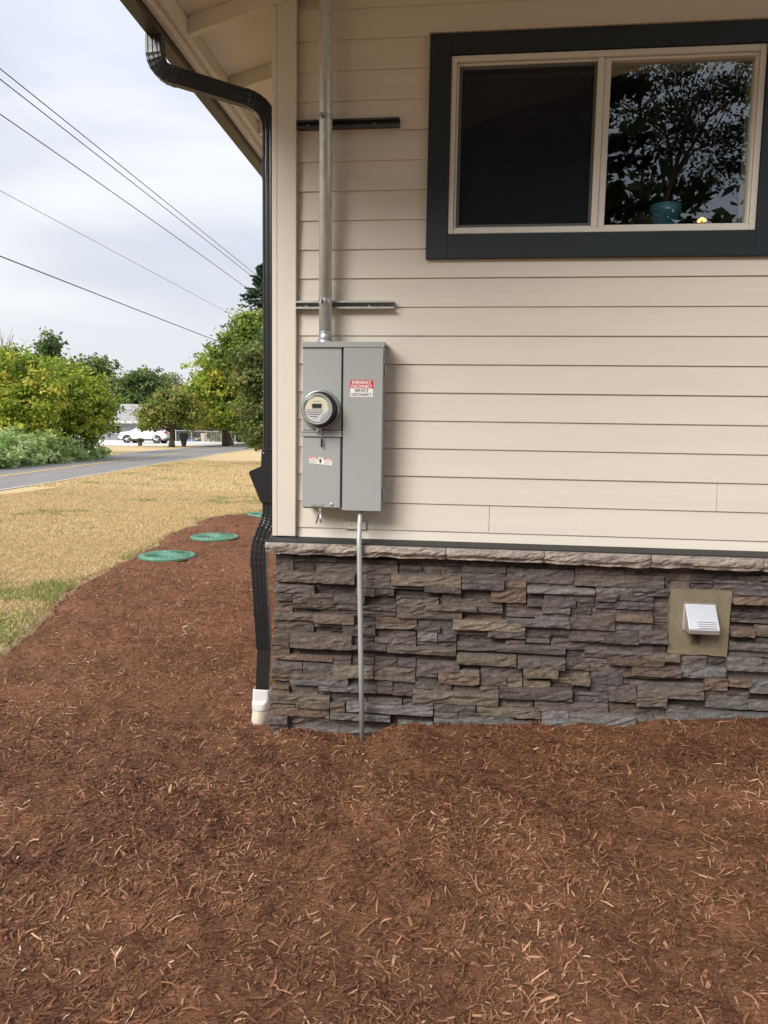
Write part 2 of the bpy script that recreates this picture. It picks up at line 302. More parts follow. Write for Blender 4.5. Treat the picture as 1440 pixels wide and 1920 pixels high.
# shredded bark lying on the bed
def scatter_shreds(n, xr, yr, lmean, flat=.35, wide=1.0):
    x = rng.uniform(*xr, n); y = rng.uniform(*yr, n); sdv = bed_sd(x, y); k = (sdv > .03 - .16 * rng.uniform(0, 1, n) ** 3) & ~((y > -.13) & (x > .0))
    # fewer pieces lie where the fine material shows, more in drifts
    k &= rng.uniform(0, 1, n) < np.clip(.70 + .38 * vn(x, y, .45, 12) + .25 * vn(x, y, .13, 13), .38, 1)
    x = x[k]; y = y[k]; n = len(x)
    L = lmean * np.exp(rng.normal(0, .62, n)); L = np.clip(L, .004, .055); Wd = np.clip(L * rng.uniform(.08, .28, n) * wide, .001, .0055 * wide)
    a = rng.uniform(0, 2*np.pi, n); e = rng.normal(0, flat, n)
    d = np.stack([np.cos(a)*np.cos(e), np.sin(a)*np.cos(e), np.sin(e)], -1); s = np.stack([-np.sin(a), np.cos(a), rng.normal(0, .45, n)], -1); s /= np.linalg.norm(s, axis=1)[:, None]
    eps = .02; zx = (bed_z(x+eps, y) - bed_z(x-eps, y)) / (2*eps); zy = (bed_z(x, y+eps) - bed_z(x, y-eps)) / (2*eps)
    d[:, 2] += zx*d[:, 0] + zy*d[:, 1]; s[:, 2] += zx*s[:, 0] + zy*s[:, 1]
    up = np.cross(d, s); up /= np.linalg.norm(up, axis=1)[:, None]; up *= np.sign(up[:, 2:3])
    P = np.stack([x, y, np.maximum(bed_z(x, y), np.where(bed_sd(x, y) < .1, lawn_z(x, y) + .006, -9)) + rng.uniform(-.001, .0065, n) + np.abs(np.sin(e)) * L * .3], -1)
    bend = rng.normal(0, .06, n)[:, None] * L[:, None]; side = rng.normal(0, .05, n)[:, None] * L[:, None]
    h = L[:, None] * .5; w = Wd[:, None] * .5
    V = np.empty((n, 6, 3))
    V[:, 0] = P - d*h - s*w*.8; V[:, 1] = P - d*h + s*w*.8
    V[:, 2] = P + up*bend + s*side - s*w + up*w*.2; V[:, 3] = P + up*bend + s*side + s*w + up*w*.5
    V[:, 4] = P + d*h - s*w*.5; V[:, 5] = P + d*h + s*w*.5
    base = np.arange(n)[:, None] * 6
    F = np.concatenate([base + [0, 2, 3, 1], base + [2, 4, 5, 3]], 0)
    t = np.clip(rng.beta(1.5, 2.7, n) + .14 * vn(x, y, .35, 31) + .08 * vn(x, y, .11, 32), 0, 1)[:, None]
    dark = np.array([.062, .024, .011]); mid = np.array([.228, .100, .052]); tan = np.array([.48, .29, .168])
    c = np.where(t < .5, dark + (mid - dark) * t * 2, mid + (tan - mid) * (t - .5) * 2) * rng.uniform(.85, 1.15, (n, 1))
    bleached = (rng.uniform(0, 1, n) < .004)[:, None]; c = np.where(bleached, np.array([.60, .50, .38]), c)
    big = (L > .035)[:, None]; c = np.where(big, c * 1.15, c)
    return V.reshape(-1, 3), F, np.repeat(c, 6, 0)
parts = [scatter_shreds(300000, (-1.9, 3.3), (-3.1, -.1), .0118), scatter_shreds(22000, (-1.9, 3.3), (-3.1, -.1), .022, .28), scatter_shreds(9000, (-1.9, 3.3), (-3.1, -.1), .014, .3, 2.3), scatter_shreds(115000, (-3.2, .1), (-.15, 3.2), .0135), scatter_shreds(22000, (-2.6, -1.9), (-2.2, -.15), .0125), scatter_shreds(60000, (-3.6, 0), (3.2, 10.2), .02), scatter_shreds(5000, (3.3, 6), (-3.1, -.1), .03)]
for lx, ly in ((-2.52, 4.43), (-2.50, 6.07), (-2.56, 8.97)):
    V, F, c = scatter_shreds(110, (lx - .3, lx + .3), (ly - .3, ly + .3), .02, .1); V = V.reshape(-1, 6, 3); ctr = V.mean(1); V[:, :, 2] += (.078 - ctr[:, 2] + .002)[:, None]; parts.append((V.reshape(-1, 3), F, c))
off = 0; Vs = []; Fs = []; Cs = []
for V, F, c in parts: Vs.append(V); Fs.append(F + off); Cs.append(c); off += len(V)
sh = put('mulch_shreds', np_mesh('mulch_shreds', np.concatenate(Vs), np.concatenate(Fs), np.concatenate(Cs)), m_shred)
tag(sh, 'shredded red brown bark pieces strewn over the mulch bed', 'mulch', kind='stuff')

# lawn blades
def scatter_blades(n, xr, yr, h):
    x = rng.uniform(*xr, n); y = rng.uniform(*yr, n); s = bed_sd(x, y); k = (s < .03) & (x < -2.0) & (x > np.interp(y, [-40, 5, 15, 20, 29, 41], [-8, -9.5, -10.5, -11.2, -12.5, -14])) | ((s < .03) & (y > 9.5) & (x > -6)); x = x[k]; y = y[k]; s = s[k]; n = len(x)
    a = rng.uniform(0, 2*np.pi, n); lean = rng.normal(0, .75, (n, 2))
    g = vn(x, y, 1.1, 21) + .6 * vn(x, y, .35, 22) + .55 * np.exp(s / .7) - .15 + .5 * np.exp(-((x + 2.4)**2 + (y - 10.4)**2) / 1.2)
    green = (rng.uniform(0, 1, n) < np.clip((g - .28) * 1.1, .02, .8))
    hh = h * rng.uniform(.5, 1.3, n) * np.where(green, 1.15, 1)
    P = np.stack([x, y, lawn_z(x, y) - .004], -1); w = np.stack([np.cos(a), np.sin(a), 0*a], -1) * (.0035 + .004 * rng.uniform(0, 1, n))[:, None] * (h / .035)
    V = np.empty((n, 3, 3)); V[:, 0] = P - w; V[:, 1] = P + w; V[:, 2] = P + np.stack([lean[:, 0]*hh, lean[:, 1]*hh, hh], -1)
    c = np.where(green[:, None], np.array([.20, .27, .07]), np.array([.64, .485, .265])) * rng.uniform(.65, 1.3, (n, 1))
    c = np.where((rng.uniform(0, 1, n) < .15)[:, None], np.array([.30, .20, .09]), c)
    return V.reshape(-1, 3), np.arange(3*n).reshape(-1, 3), np.repeat(c, 3, 0)
parts = [scatter_blades(170000, (-6.5, -2.0), (.3, 6), .030), scatter_blades(190000, (-9.5, -2.0), (6, 14), .036), scatter_blades(90000, (-13.5, -2), (14, 30), .055)]
off = 0; Vs = []; Fs = []; Cs = []
for V, F, c in parts: Vs.append(V); Fs.append(F + off); Cs.append(c); off += len(V)
gr = put('lawn_grass', np_mesh('lawn_grass', np.concatenate(Vs), np.concatenate(Fs), np.concatenate(Cs), 3), m_blade)
tag(gr, 'sun dried golden grass with green tufts along the mulch edge', 'grass', kind='stuff')

# road, its yellow line, pale shoulder, driveway
RC = [(-10.5, -40), (-11.2, -12), (-12.0, 5), (-13.0, 15), (-13.7, 20), (-15.0, 29), (-16.6, 41), (-17.8, 53), (-18.2, 55), (-19.4, 72), (-20, 86), (-22, 140), (-30, 400)]
def strip(name, o0, o1, dz, mat, y0=-40, y1=400, n=160):
    ys = np.unique(np.concatenate([np.linspace(y0, min(y1, 100), n), [15, 55, 72, 86, y1]])); ys = ys[(ys >= y0) & (ys <= y1)]
    cx = np.interp(ys, [p[1] for p in RC], [p[0] for p in RC]); 
    X = np.stack([cx + o0, cx + o1], 1); Y = np.stack([ys, ys], 1); return put(name, grid_mesh(name, X, Y, terr(X, Y) + dz), mat)
m_asph = M('asphalt', (.205, .19, .18), .9, .16, 2.2, .4, 50, stretch=(1, .35, 1))
m_yel = M('road_yellow', (.50, .33, .09), .8, .3, 4); m_edge = M('road_shoulder', (.46, .40, .30), .9, .25, 5); m_drive = M('driveway_concrete', (.60, .57, .52), .9, .1, 2)
tag(strip('road', -2.6, 2.35, .018, m_asph), kind='structure')
tag(strip('road_centre_line', -.10, .10, .023, m_yel, y1=70), kind='structure')
tag(strip('road_shoulder', 2.35, 2.52, .016, m_edge), kind='structure')
bm = bmesh.new(); pts = [(-46, 60), (-35, 53.5), (-25.6, 51.5), (-22.6, 56), (-21.4, 60), (-21.2, 72), (-40, 74)]
bm.faces.new([bm.verts.new((a, b, .12 + .01)) for a, b in pts]); tag(bm_put('driveway', bm, m_drive), kind='structure')
bm = bmesh.new(); bm.faces.new([bm.verts.new((a, b, c)) for a, b, c in [(-40, 74, .13), (-21.2, 72, .13), (-22, 84, .0), (-46, 84, .0)]]); tag(bm_put('driveway_apron', bm, m_drive), kind='structure')

# ================================================================== the house
house = thing('house', 'cream lap sided house corner on a stacked stone base', 'house', (4.5, 4.5, 0))
E_, Z0 = .1524, 1.055
SL = .285
def roof_z(x): return 3.77 + SL * (min(x, 9.0 - x) + .45)      # underside of the sheathing
WX0, WX1, WZ0, WZ1 = .834, 2.615, 2.52, 3.643                   # window trim outline
OX0, OX1, OZ0, OZ1 = .945, 2.505, 2.645, 3.54                   # white frame outline
# backing wall with the window opening, and the other three walls
bm = bmesh.new()
ya, yb = .021, .14
for pts in ([(.02, .3), (OX0, .3), (OX0, roof_z(OX0)), (.02, roof_z(.02))], [(OX1, .3), (8.98, .3), (8.98, roof_z(8.98)), (4.5, roof_z(4.5)), (OX1, roof_z(OX1))],
            [(OX0, .3), (OX1, .3), (OX1, OZ0), (OX0, OZ0)], [(OX0, OZ1), (OX1, OZ1), (OX1, roof_z(OX1)), (OX0, roof_z(OX0))]): prism(bm, pts, ya, yb)
wall = bm_put('front_wall', bm, m_siding, house)
bm = bmesh.new(); box(bm, .021, .14, .142, 9, .3, 3.90); sidewall = bm_put('side_wall', bm, m_siding, house)
bm = bmesh.new(); box(bm, 8.86, 8.98, .142, 9, .3, 3.88); box(bm, .145, 8.855, 8.9, 9, .3, 3.9); bm_put('rear_wall', bm, m_siding, house)
bm = bmesh.new(); box(bm, .03, 8.97, .0, 9, -.4, .298); bm_put('foundation', bm, m_conc, house)
def lap(x0, x1, z0, h, j=0):
    """lap board: thick lower edge proud, leaning back at the top"""
    me = bpy.data.meshes.new('siding_board'); y0 = random.uniform(-.0012, .0012); q = random.uniform(-.0012, .0012); n = 2
    V = [(x0, y0, z0), (x0, y0 + .0085, z0 - .0005), (x0, .0195, z0 + h), (x0, y0 + .010, z0 + h), (x1, y0 + q, z0), (x1, y0 + q + .0085, z0 - .0005), (x1, .0195, z0 + h), (x1, y0 + q + .010, z0 + h)]
    me.from_pydata(V, [], [(0,4,7,3), (1,0,3,2)[::-1], (0,1,5,4), (2,3,7,6), (4,5,6,7), (1,2,6,5)]); me.update(); return me
random.seed(3)
for k in range(-1, 28):
    z0 = Z0 + k * E_; h = E_ + .012
    if k == -1: z0, h = 1.0, .066
    xs, xe = .1345, 8.85
    top = z0 + h
    if top > roof_z(.0): xs = max(xs, (top - 3.77) / SL - .45 + .02); xe = 9 - xs
    if xe - xs < .6: continue
    segs = [(xs, xe)]
    if WZ0 - .0 < z0 + E_ and z0 < WZ1 + .03:
        if z0 + E_ * .5 > WZ0 and z0 < WZ1 - .02:
            segs = [(xs, WX0 - .002), (WX1 + .002, xe)]
    res = []
    for a, b in segs:
        cuts = {0: [1.214, 4.3], 1: [2.408, 5.6], -1: [3.3, 6.4], 2: [3.9], 3: [3.1, 6.2]}.get(k, [])
        if not cuts and b - a > 4: cuts = [random.uniform(3.0, 6.5)]
        pts = [a] + [c for c in cuts if a + .2 < c < b - .2] + [b]
        for p0, p1 in zip(pts, pts[1:]): res.append((p0 + (.0012 if p0 != a else 0), p1 - (.0012 if p1 != b else 0)))
    for a, b in res: put('siding_board', lap(a, b, z0, h), m_siding, wall)
# the course cut round the window head and sill stays behind the trim (trim is proud of it)
for k in range(-1, 19):     # left wall boards
    z0 = Z0 + k * E_; h = E_ + .012
    if k == -1: z0, h = 1.0, .066
    V = [(0, .095, z0), (.0085, .095, z0), (.0195, .095, z0+h), (.010, .095, z0+h), (0, 9, z0), (.0085, 9, z0), (.0195, 9, z0+h), (.010, 9, z0+h)]
    me = bpy.data.meshes.new('siding_board'); me.from_pydata(V, [], [(0,3,7,4), (1,0,4,5), (0,1,2,3), (2,6,7,3), (4,7,6,5), (1,5,6,2)]); me.update()
    put('siding_board', me, m_siding, sidewall)
# corner boards
ct = house
pbox('corner_board', (.0285, .1325, -.032, .0185, 1.005, 3.90), m_trim, house, .002)
pbox('corner_board', (-.001, .027, -.030, .093, 1.003, 3.885), m_trim, house, .003)
# ---------------------------------------------------------------- window
win = pbox('window_trim', (WX0, OX0, -.024, .020, WZ0, WZ1), m_navy, house, .002)
win.name = 'window'
def wb(n, d, mt, b=.0015): return pbox(n, d, mt, win, b)
wb('trim_board', (OX1, WX1, -.024, .020, WZ0, WZ1), m_navy)
wb('trim_board', (OX0 + .001, OX1 - .001, -.0235, .020, OZ1, WZ1), m_navy)
wb('trim_board', (OX0 + .001, OX1 - .001, -.0235, .020, WZ0, OZ0), m_navy)
wb('head_flashing', (WX0 - .006, WX1 + .006, -.034, .018, WZ1 + .003, WZ1 + .010), m_trim, .001)
fr = [(OX0+.002, OX0+.030, OZ0+.002, OZ1-.002), (OX1-.030, OX1-.002, OZ0+.002, OZ1-.002), (OX0+.031, OX1-.031, OZ1-.032, OZ1-.002), (OX0+.031, OX1-.031, OZ0+.002, OZ0+.030)]
for a, b, c, d in fr: wb('frame', (a, b, -.012, .075, c, d), m_vinyl, .003)
# inner step of the frame
for a, b, c, d in [(OX0+.031, OX0+.043, OZ0+.031, OZ1-.033), (OX1-.043, OX1-.031, OZ0+.031, OZ1-.033)]: wb('frame', (a, b, .004, .07, c, d), m_vinyl, .002)
wb('mullion', (1.690, 1.722, -.006, .07, OZ0+.031, OZ1-.033), m_vinyl, .003)
wb('mullion', (1.7235, 1.757, .002, .07, OZ0+.031, OZ1-.033), m_vinyl, .003)
for (a, b, c, d) in [(1.758, OX1-.0435, OZ1-.048, OZ1-.0335), (1.758, OX1-.0435, OZ0+.0305, OZ0+.042)]: wb('sash', (a, b, .004, .065, c, d), m_vinyl, .002)
for (a, b, c, d) in [(OX0+.0435, 1.6895, OZ1-.046, OZ1-.0335), (OX0+.0435, 1.6895, OZ0+.0305, OZ0+.040)]: wb('sash', (a, b, .006, .065, c, d), m_vinyl, .002)
# screen frame and screen (left), panes
for (a, b, c, d) in [(.990, 1.004, 2.687, 3.492), (1.676, 1.688, 2.687, 3.492), (1.0045, 1.6755, 3.478, 3.492), (1.0045, 1.6755, 2.687, 2.700)]: wb('screen_frame', (a, b, .014, .022, c, d), m_darkgasket, .001)
def plane_y(name, x0, x1, z0, z1, y, mt, parent):
    me = bpy.data.meshes.new(name); me.from_pydata([(x0,y,z0),(x1,y,z0),(x1,y,z1),(x0,y,z1)], [], [(0,1,2,3)]); return put(name, me, mt, parent)
plane_y('insect_screen', 1.004, 1.676, 2.70, 3.478, .018, m_screen, win)
plane_y('pane', .985, 1.692, 2.685, 3.495, .045, m_glass, win)
plane_y('pane', 1.755, 2.464, 2.685, 3.495, .034, m_glass, win)
# reveals and the dim room behind
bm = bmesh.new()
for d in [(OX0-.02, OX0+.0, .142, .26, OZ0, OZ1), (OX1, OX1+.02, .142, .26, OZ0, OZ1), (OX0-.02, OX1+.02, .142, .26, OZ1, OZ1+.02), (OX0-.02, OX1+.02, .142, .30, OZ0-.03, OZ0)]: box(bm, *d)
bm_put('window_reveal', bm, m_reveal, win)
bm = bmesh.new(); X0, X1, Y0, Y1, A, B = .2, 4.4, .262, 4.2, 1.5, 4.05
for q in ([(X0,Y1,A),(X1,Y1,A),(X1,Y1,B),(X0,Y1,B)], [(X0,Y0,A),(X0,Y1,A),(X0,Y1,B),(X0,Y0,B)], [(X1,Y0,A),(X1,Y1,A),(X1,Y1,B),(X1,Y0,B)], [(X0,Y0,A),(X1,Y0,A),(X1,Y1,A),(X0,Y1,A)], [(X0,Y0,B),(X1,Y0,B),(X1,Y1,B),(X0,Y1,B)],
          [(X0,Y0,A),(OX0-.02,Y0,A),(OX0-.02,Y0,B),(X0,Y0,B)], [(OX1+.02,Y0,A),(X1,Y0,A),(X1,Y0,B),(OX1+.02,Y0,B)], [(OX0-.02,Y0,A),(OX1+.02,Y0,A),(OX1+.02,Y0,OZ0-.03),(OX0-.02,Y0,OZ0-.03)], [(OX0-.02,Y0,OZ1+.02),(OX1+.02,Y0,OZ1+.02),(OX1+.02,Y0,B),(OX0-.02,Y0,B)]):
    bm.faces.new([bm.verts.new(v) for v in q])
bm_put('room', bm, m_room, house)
# ---------------------------------------------------------------- roof, rafters, fascia, gutter
roof = None
bm = bmesh.new()
for s in (0, 1):
    pts = [(-.52, roof_z(-.52)), (4.5, roof_z(4.5)), (4.5, roof_z(4.5) + .02), (-.52, roof_z(-.52) + .02)]
    if s: pts = [(9 - a, b) for a, b in pts]
    for y0 in np.arange(-2.0, 9.4, 1.22):
        prism(bm, pts, y0 + .001, min(y0 + 1.219, 9.5))
roof = bm_put('roof', bm, m_soffit, house)
bm = bmesh.new()
for s in (0, 1):
    pts = [(-.56, roof_z(-.56) + .023), (4.5, roof_z(4.5) + .023), (4.5, roof_z(4.5) + .045), (-.56, roof_z(-.56) + .04)]
    if s: pts = [(9 - a, b) for a, b in pts]
    prism(bm, pts, -2.04, 9.6)
bm_put('shingles', bm, m_shingle, roof)
def rafter(y0, y1, h=.092, x1=4.48, nm='rafter'):
    bm = bmesh.new(); pts = [(-.449, roof_z(-.449) - h), (x1, roof_z(x1) - h), (x1, roof_z(x1) - .001), (-.449, roof_z(-.449) - .001)]
    prism(bm, pts, y0, y1); bmesh.ops.bevel(bm, geom=bm.edges[:], offset=.002, segments=1, affect='EDGES'); return bm_put(nm, bm, m_soffit, roof)
rafter(-.052, -.0325)
rafter(-.032, -.012, x1=.02)
for y in np.arange(.62, 9, .64): rafter(y, y + .04, x1=.06)
pbox('sub_fascia', (-.489, -.4505, -2.0, 9.5, 3.676, 3.760), m_soffit, roof, .003)
pbox('fascia', (-.531, -.4915, -2.0, 9.5, 3.640, 3.752), m_soffit, roof, .003)
bm = bmesh.new()        # barge board at the gable end
prism(bm, [(-.56, roof_z(-.56) - .15), (4.5, roof_z(4.5) - .15), (4.5, roof_z(4.5) + .02), (-.56, roof_z(-.56) + .02)], -2.04, -2.002); prism(bm, [(9.56, roof_z(-.56) - .15), (4.5, roof_z(4.5) - .15), (4.5, roof_z(4.5) + .02), (9.56, roof_z(-.56) + .02)], -2.04, -2.002)
bm_put('barge_board', bm, m_soffit, roof)
bm = bmesh.new()        # K-style gutter profile
prof = [(-.533, 3.602), (-.603, 3.600), (-.612, 3.63), (-.632, 3.655), (-.650, 3.69), (-.655, 3.735), (-.640, 3.738), (-.640, 3.73), (-.648, 3.728), (-.642, 3.69), (-.624, 3.66), (-.604, 3.634), (-.598, 3.604), (-.537, 3.606), (-.537, 3.75), (-.533, 3.75)]
prism(bm, prof, -2.0, 9.4); gut = bm_put('gutter', bm, m_bronze, roof)
bm = bmesh.new(); prism(bm, [(-.534, 3.601), (-.602, 3.599), (-.655, 3.735), (-.534, 3.75)], -2.005, -2.0005); bm_put('gutter_end_cap', bm, m_bronze, roof)

# ---------------------------------------------------------------- stone base
random.seed(21)
bm = bmesh.new(); box(bm, .055, 8.9, -.078, -.001, -.35, .955); base = bm_put('stone_base', bm, m_mortar, house)
def stone_mesh(x0, x1, z0, z1, yf, seed, rough=1.0):
    """a ledge stone: crisp split edges, rock face in front, sides running back into the wall"""
    L, H = x1 - x0, z1 - z0; nx = max(2, min(9, int(L / .030))); nz_ = max(2, min(4, int(H / .012)))
    V = []; F = []; amp = min(.0065, .002 + H * .085) * rough
    step = random.random() < .3; zs = random.uniform(.3, .75); sd_ = random.uniform(.004, .010); tilt = random.uniform(-.003, .003); lean = random.uniform(-.006, .003)
    kb = random.uniform(-.0025, .0025); kt = random.uniform(-.0025, .0025)
    for j in range(nz_+1):
        for i in range(nx+1):
            u, v = i/nx, j/nz_; ed = i in (0, nx) or j in (0, nz_)
            x = x0 + u*L + (random.uniform(-.25, .25) * L/nx if 0 < i < nx else random.uniform(-.0008, .0008))
            z = z0 + v*H + (random.uniform(-.25, .25)*H/nz_ if 0 < j < nz_ else random.uniform(-.0011, .0011) + ((kt if j else kb) * (u - .5)))
            n = mn.noise((x*30 + seed, z*34, seed*1.7)) + .7 * mn.noise((x*70, z*75 + seed, seed))
            y = yf + amp * n * 1.6 + tilt * (u - .5) * 2 + lean * (v - .5) + random.uniform(-.0012, .0012)
            if step and v < zs + .3 * mn.noise((x*14, seed, 3.)): y += sd_
            if ed: y += .0022
            V.append((x, y, z))
    w = nx + 1
    for j in range(nz_):
        for i in range(nx): a = j*w+i; F.append((a, a+1, a+w+1, a+w))
    ring = [i for i in range(w)] + [j*w+nx for j in range(1, nz_+1)] + [nz_*w+i for i in range(nx-1, -1, -1)] + [j*w for j in range(nz_-1, 0, -1)]
    b0 = len(V)
    for i in ring: V.append((V[i][0], -.07, V[i][2]))
    n = len(ring)
    for i in range(n): F.append((ring[i], b0+i, b0+(i+1) % n, ring[(i+1) % n]))
    me = bpy.data.meshes.new('stone'); me.from_pydata(V, [], F); me.update(); return me
PX0, PX1, PZ0, PZ1 = 2.163, 2.474, .459, .803          # vent mounting plate
SC = {'a': (.128, .104, .090), 'd': (.080, .066, .059), 'g': (.165, .154, .143), 't': (.170, .138, .108), 'r': (.152, .110, .086), 'p': (.118, .097, .092)}
# each stone: left, right, bottom, top in mm, how proud it stands, colour
STONES = """35,139,816,909,1a 144,379,877,907,1d 380,722,875,902,1d 140,261,842,870,0d 145,263,811,848,2a 265,723,813,873,1a 37,258,763,818,2a 36,257,736,757,0a 262,492,766,818,3a 490,682,772,814,1a 29,264,700,746,2a 260,486,700,750,0d 493,875,747,781,2p 493,602,702,744,2a 602,707,706,743,2a 44,141,655,696,2a 141,374,644,700,2a 374,546,645,706,2a 546,715,640,690,0d 32,137,580,649,1r 141,377,614,642,2a 380,509,617,645,2p 509,719,619,644,2a 138,293,579,604,0d 297,718,578,613,1p 34,260,546,586,2a 263,490,540,590,3r 485,605,535,573,0d 607,836,540,583,1r 30,257,465,539,1a 259,418,510,530,1a 256,413,464,503,0d 421,607,469,537,2a 607,838,519,544,2t 604,701,464,507,0a 705,833,464,507,1a 31,123,415,466,2a 130,479,395,474,3a 476,596,417,463,1a 601,833,418,469,2a 16,123,397,415,2r 16,123,345,394,2r 121,341,341,377,0d 343,472,347,381,0d 479,672,401,424,3a 673,1055,390,428,3t 475,926,349,388,0d 29,372,318,349,2r 28,141,294,307,0a 141,366,293,311,0d 372,475,332,353,2a 372,475,299,330,2a 478,601,305,351,1a 605,729,304,358,2a 21,198,236,306,2a 200,373,238,307,2a 373,601,233,302,2t 603,834,256,304,2a 604,834,228,259,2a 21,129,193,234,2r 129,459,192,241,2a 456,615,179,222,0d 617,707,189,227,1a 32,122,164,182,1a 130,462,182,208,3g 18,124,112,167,2r 125,284,114,171,1a 291,617,155,188,3g 615,710,153,187,2a 289,548,113,147,1a 548,705,109,140,0d 12,359,67,122,3t 356,566,79,113,1a 571,763,82,123,2a 26,160,40,58,2a 166,357,48,72,3t 21,354,-6,41,2r 360,445,26,90,3a 451,937,43,92,3g 443,799,17,36,0d 360,699,-5,28,3g -6,118,-55,-6,3a 115,530,-89,-7,1a 531,680,-88,-25,0d 10,119,-125,-61,2a 191,411,-94,-70,2g 411,638,-90,-64,2g 234,531,-137,-98,1g 694,934,-7,24,0d 724,957,870,912,0d 730,852,842,874,1a 851,956,846,873,0d 727,957,814,841,0d 958,1309,879,918,1d 958,1074,857,877,0d 1074,1310,850,881,1a 960,1311,811,857,1a 688,1071,773,827,3t 873,1072,740,774,3p 1074,1301,766,819,3p 1306,1419,763,810,1r 707,967,694,736,0d 970,1073,698,735,1a 1075,1231,737,759,0d 1073,1230,695,737,0a 1231,1420,697,765,2r 720,954,662,706,2a 956,1297,650,705,1a 721,877,640,665,2a 878,1159,641,668,3t 1159,1298,636,661,2a 722,1081,587,644,2a 1084,1301,577,632,0r 837,1029,532,582,1p 1030,1420,540,594,3t 838,965,508,542,2p 965,1221,502,537,1p 1220,1422,505,539,3a 839,949,462,510,2g 951,1053,467,505,2p 1056,1319,457,497,0d 1318,1422,465,492,2a 834,1054,412,460,1a 1057,1640,420,467,2a 1058,1643,388,415,0d 929,1053,372,392,1a 929,1054,341,367,0a 1057,1379,346,406,3t 732,835,310,358,2p 838,1075,284,352,2a 1075,1184,303,333,0d 1075,1184,278,311,2t 1189,1417,295,340,1p 1190,1416,267,302,1a 836,956,263,291,2a 836,954,227,258,1a 958,1185,230,288,3r 1188,1332,230,275,2a 1335,1416,229,274,2t 710,832,184,225,1a 833,1036,182,230,2a 1039,1187,176,216,1a 1187,1291,181,226,2a 1293,1683,171,234,3a 710,819,146,185,2a 707,817,111,134,0d 820,1291,116,189,3t 768,938,77,121,2a 939,1168,64,112,2a 1174,1522,56,112,2t 1296,1481,108,161,1a 940,1075,33,66,2a 1077,1380,34,67,2g 941,1525,-19,37,2g 1385,1527,24,47,0d 697,937,-28,-2,0d 738,825,-43,-2,2g 825,936,-37,-3,2g 1313,1530,879,909,0d 1530,1672,872,908,0d 1314,1670,803,880,1p 1673,1926,860,903,1a 1929,2139,866,904,0d 1674,2091,837,866,1a 1671,2132,801,841,2p 1423,1781,767,804,0d 1422,1774,758,787,3g 1784,1975,755,798,1g 1426,1513,716,753,1d 1514,1621,717,756,2p 1621,1779,715,754,2p 1780,1892,727,768,3p 1901,2084,729,762,1p 1426,1683,682,721,2p 1688,1783,684,713,1p 1783,2079,686,725,2p 1319,1499,648,692,1r 1503,1654,647,688,2a 1659,1766,649,683,1p 1767,1894,622,685,1a 1895,2083,659,687,1p 1321,1655,617,654,1p 1660,1767,627,649,1p 1322,1472,601,619,0d 1472,1652,602,627,2g 1653,1891,568,629,2a 1892,2081,619,660,2r 1320,1653,574,608,3g 1897,2087,569,615,1g 1426,2016,522,569,1a 1423,1555,508,530,2a 1557,1654,504,524,1a 1652,1841,506,532,3p 1842,2011,502,531,3p 1424,1554,483,508,2p 1424,1554,454,479,1p 1559,2093,446,505,1a 1648,1740,383,447,0p 1739,2092,414,460,2p 1743,1860,383,408,1a 1385,1639,339,401,3a 1646,1773,334,383,1a 1773,1989,333,385,1a 1859,2149,385,421,3r 1418,1604,294,341,3t 1615,1776,286,325,0t 1781,1951,268,335,1p 1949,2125,313,340,2r 1423,1573,257,280,0d 1572,1676,262,290,1t 1673,1774,264,301,3t 1954,2086,274,301,1a 1421,1566,226,271,2t 1575,1689,214,257,0a 1692,1779,213,245,0d 1781,2111,223,268,1p 1694,1879,162,219,1p 1875,2018,185,232,3a 1485,1878,107,161,2a 1885,2024,99,164,1a 1525,1670,56,111,2g 1671,2017,50,110,3g 1525,1910,18,68,3g 2007,2135,838,866,1a 2139,2270,799,864,1d 2273,2502,855,898,0d 2500,2619,857,885,1d 2615,2703,862,892,2d 2265,2380,837,861,2p 2271,2378,799,832,1d 2380,2731,803,857,1p 1973,2161,759,802,2p 2015,2167,525,572,2a 2013,2162,506,527,3p 2020,2168,452,494,1p 1974,2017,453,497,1a 2038,2235,412,454,2t 1977,2039,411,445,1a 2478,2727,776,806,2p 2475,2723,741,779,3r 2487,2746,689,730,0d 2478,2736,666,689,2a 2478,2737,640,663,2a 2488,2602,600,629,0d 2471,2593,569,615,3r 2599,2741,569,630,2a 2494,2610,520,554,0d 2608,2752,531,562,1d 2477,2748,488,530,2a 2483,2757,453,481,1g 2243,2373,389,452,1a 2376,2474,387,450,1d 1984,2237,334,381,3r 2242,2469,331,394,2g 2470,2648,415,451,2g 2470,2755,384,415,2g 2482,2772,327,374,0g 1985,2366,271,297,1a 2364,2483,269,332,2r 2485,2601,294,336,2r 2607,2768,294,330,1g 2019,2359,222,280,3a 1982,2017,229,277,2a 1985,2020,178,224,2a 2372,2604,235,264,1a 2501,2608,254,281,0d 2596,2764,265,294,2g 2611,2781,215,251,0d 2017,2173,166,222,3a 2189,2380,164,204,0a 2376,2600,211,240,1a 2375,2587,175,219,2g 2588,2770,171,220,2g 2177,2278,149,175,2a 2284,2512,147,171,1a 1992,2175,104,158,1a 2175,2726,99,157,2g 1991,2116,55,106,2g 2119,2246,60,109,2g 2249,2389,66,104,2g"""
def shade(c):
    k = random.uniform(.84, 1.18); h = random.uniform(-.05, .05); return (c[0]*k*(1+h*.5), c[1]*k, c[2]*k*(1-h), 1)
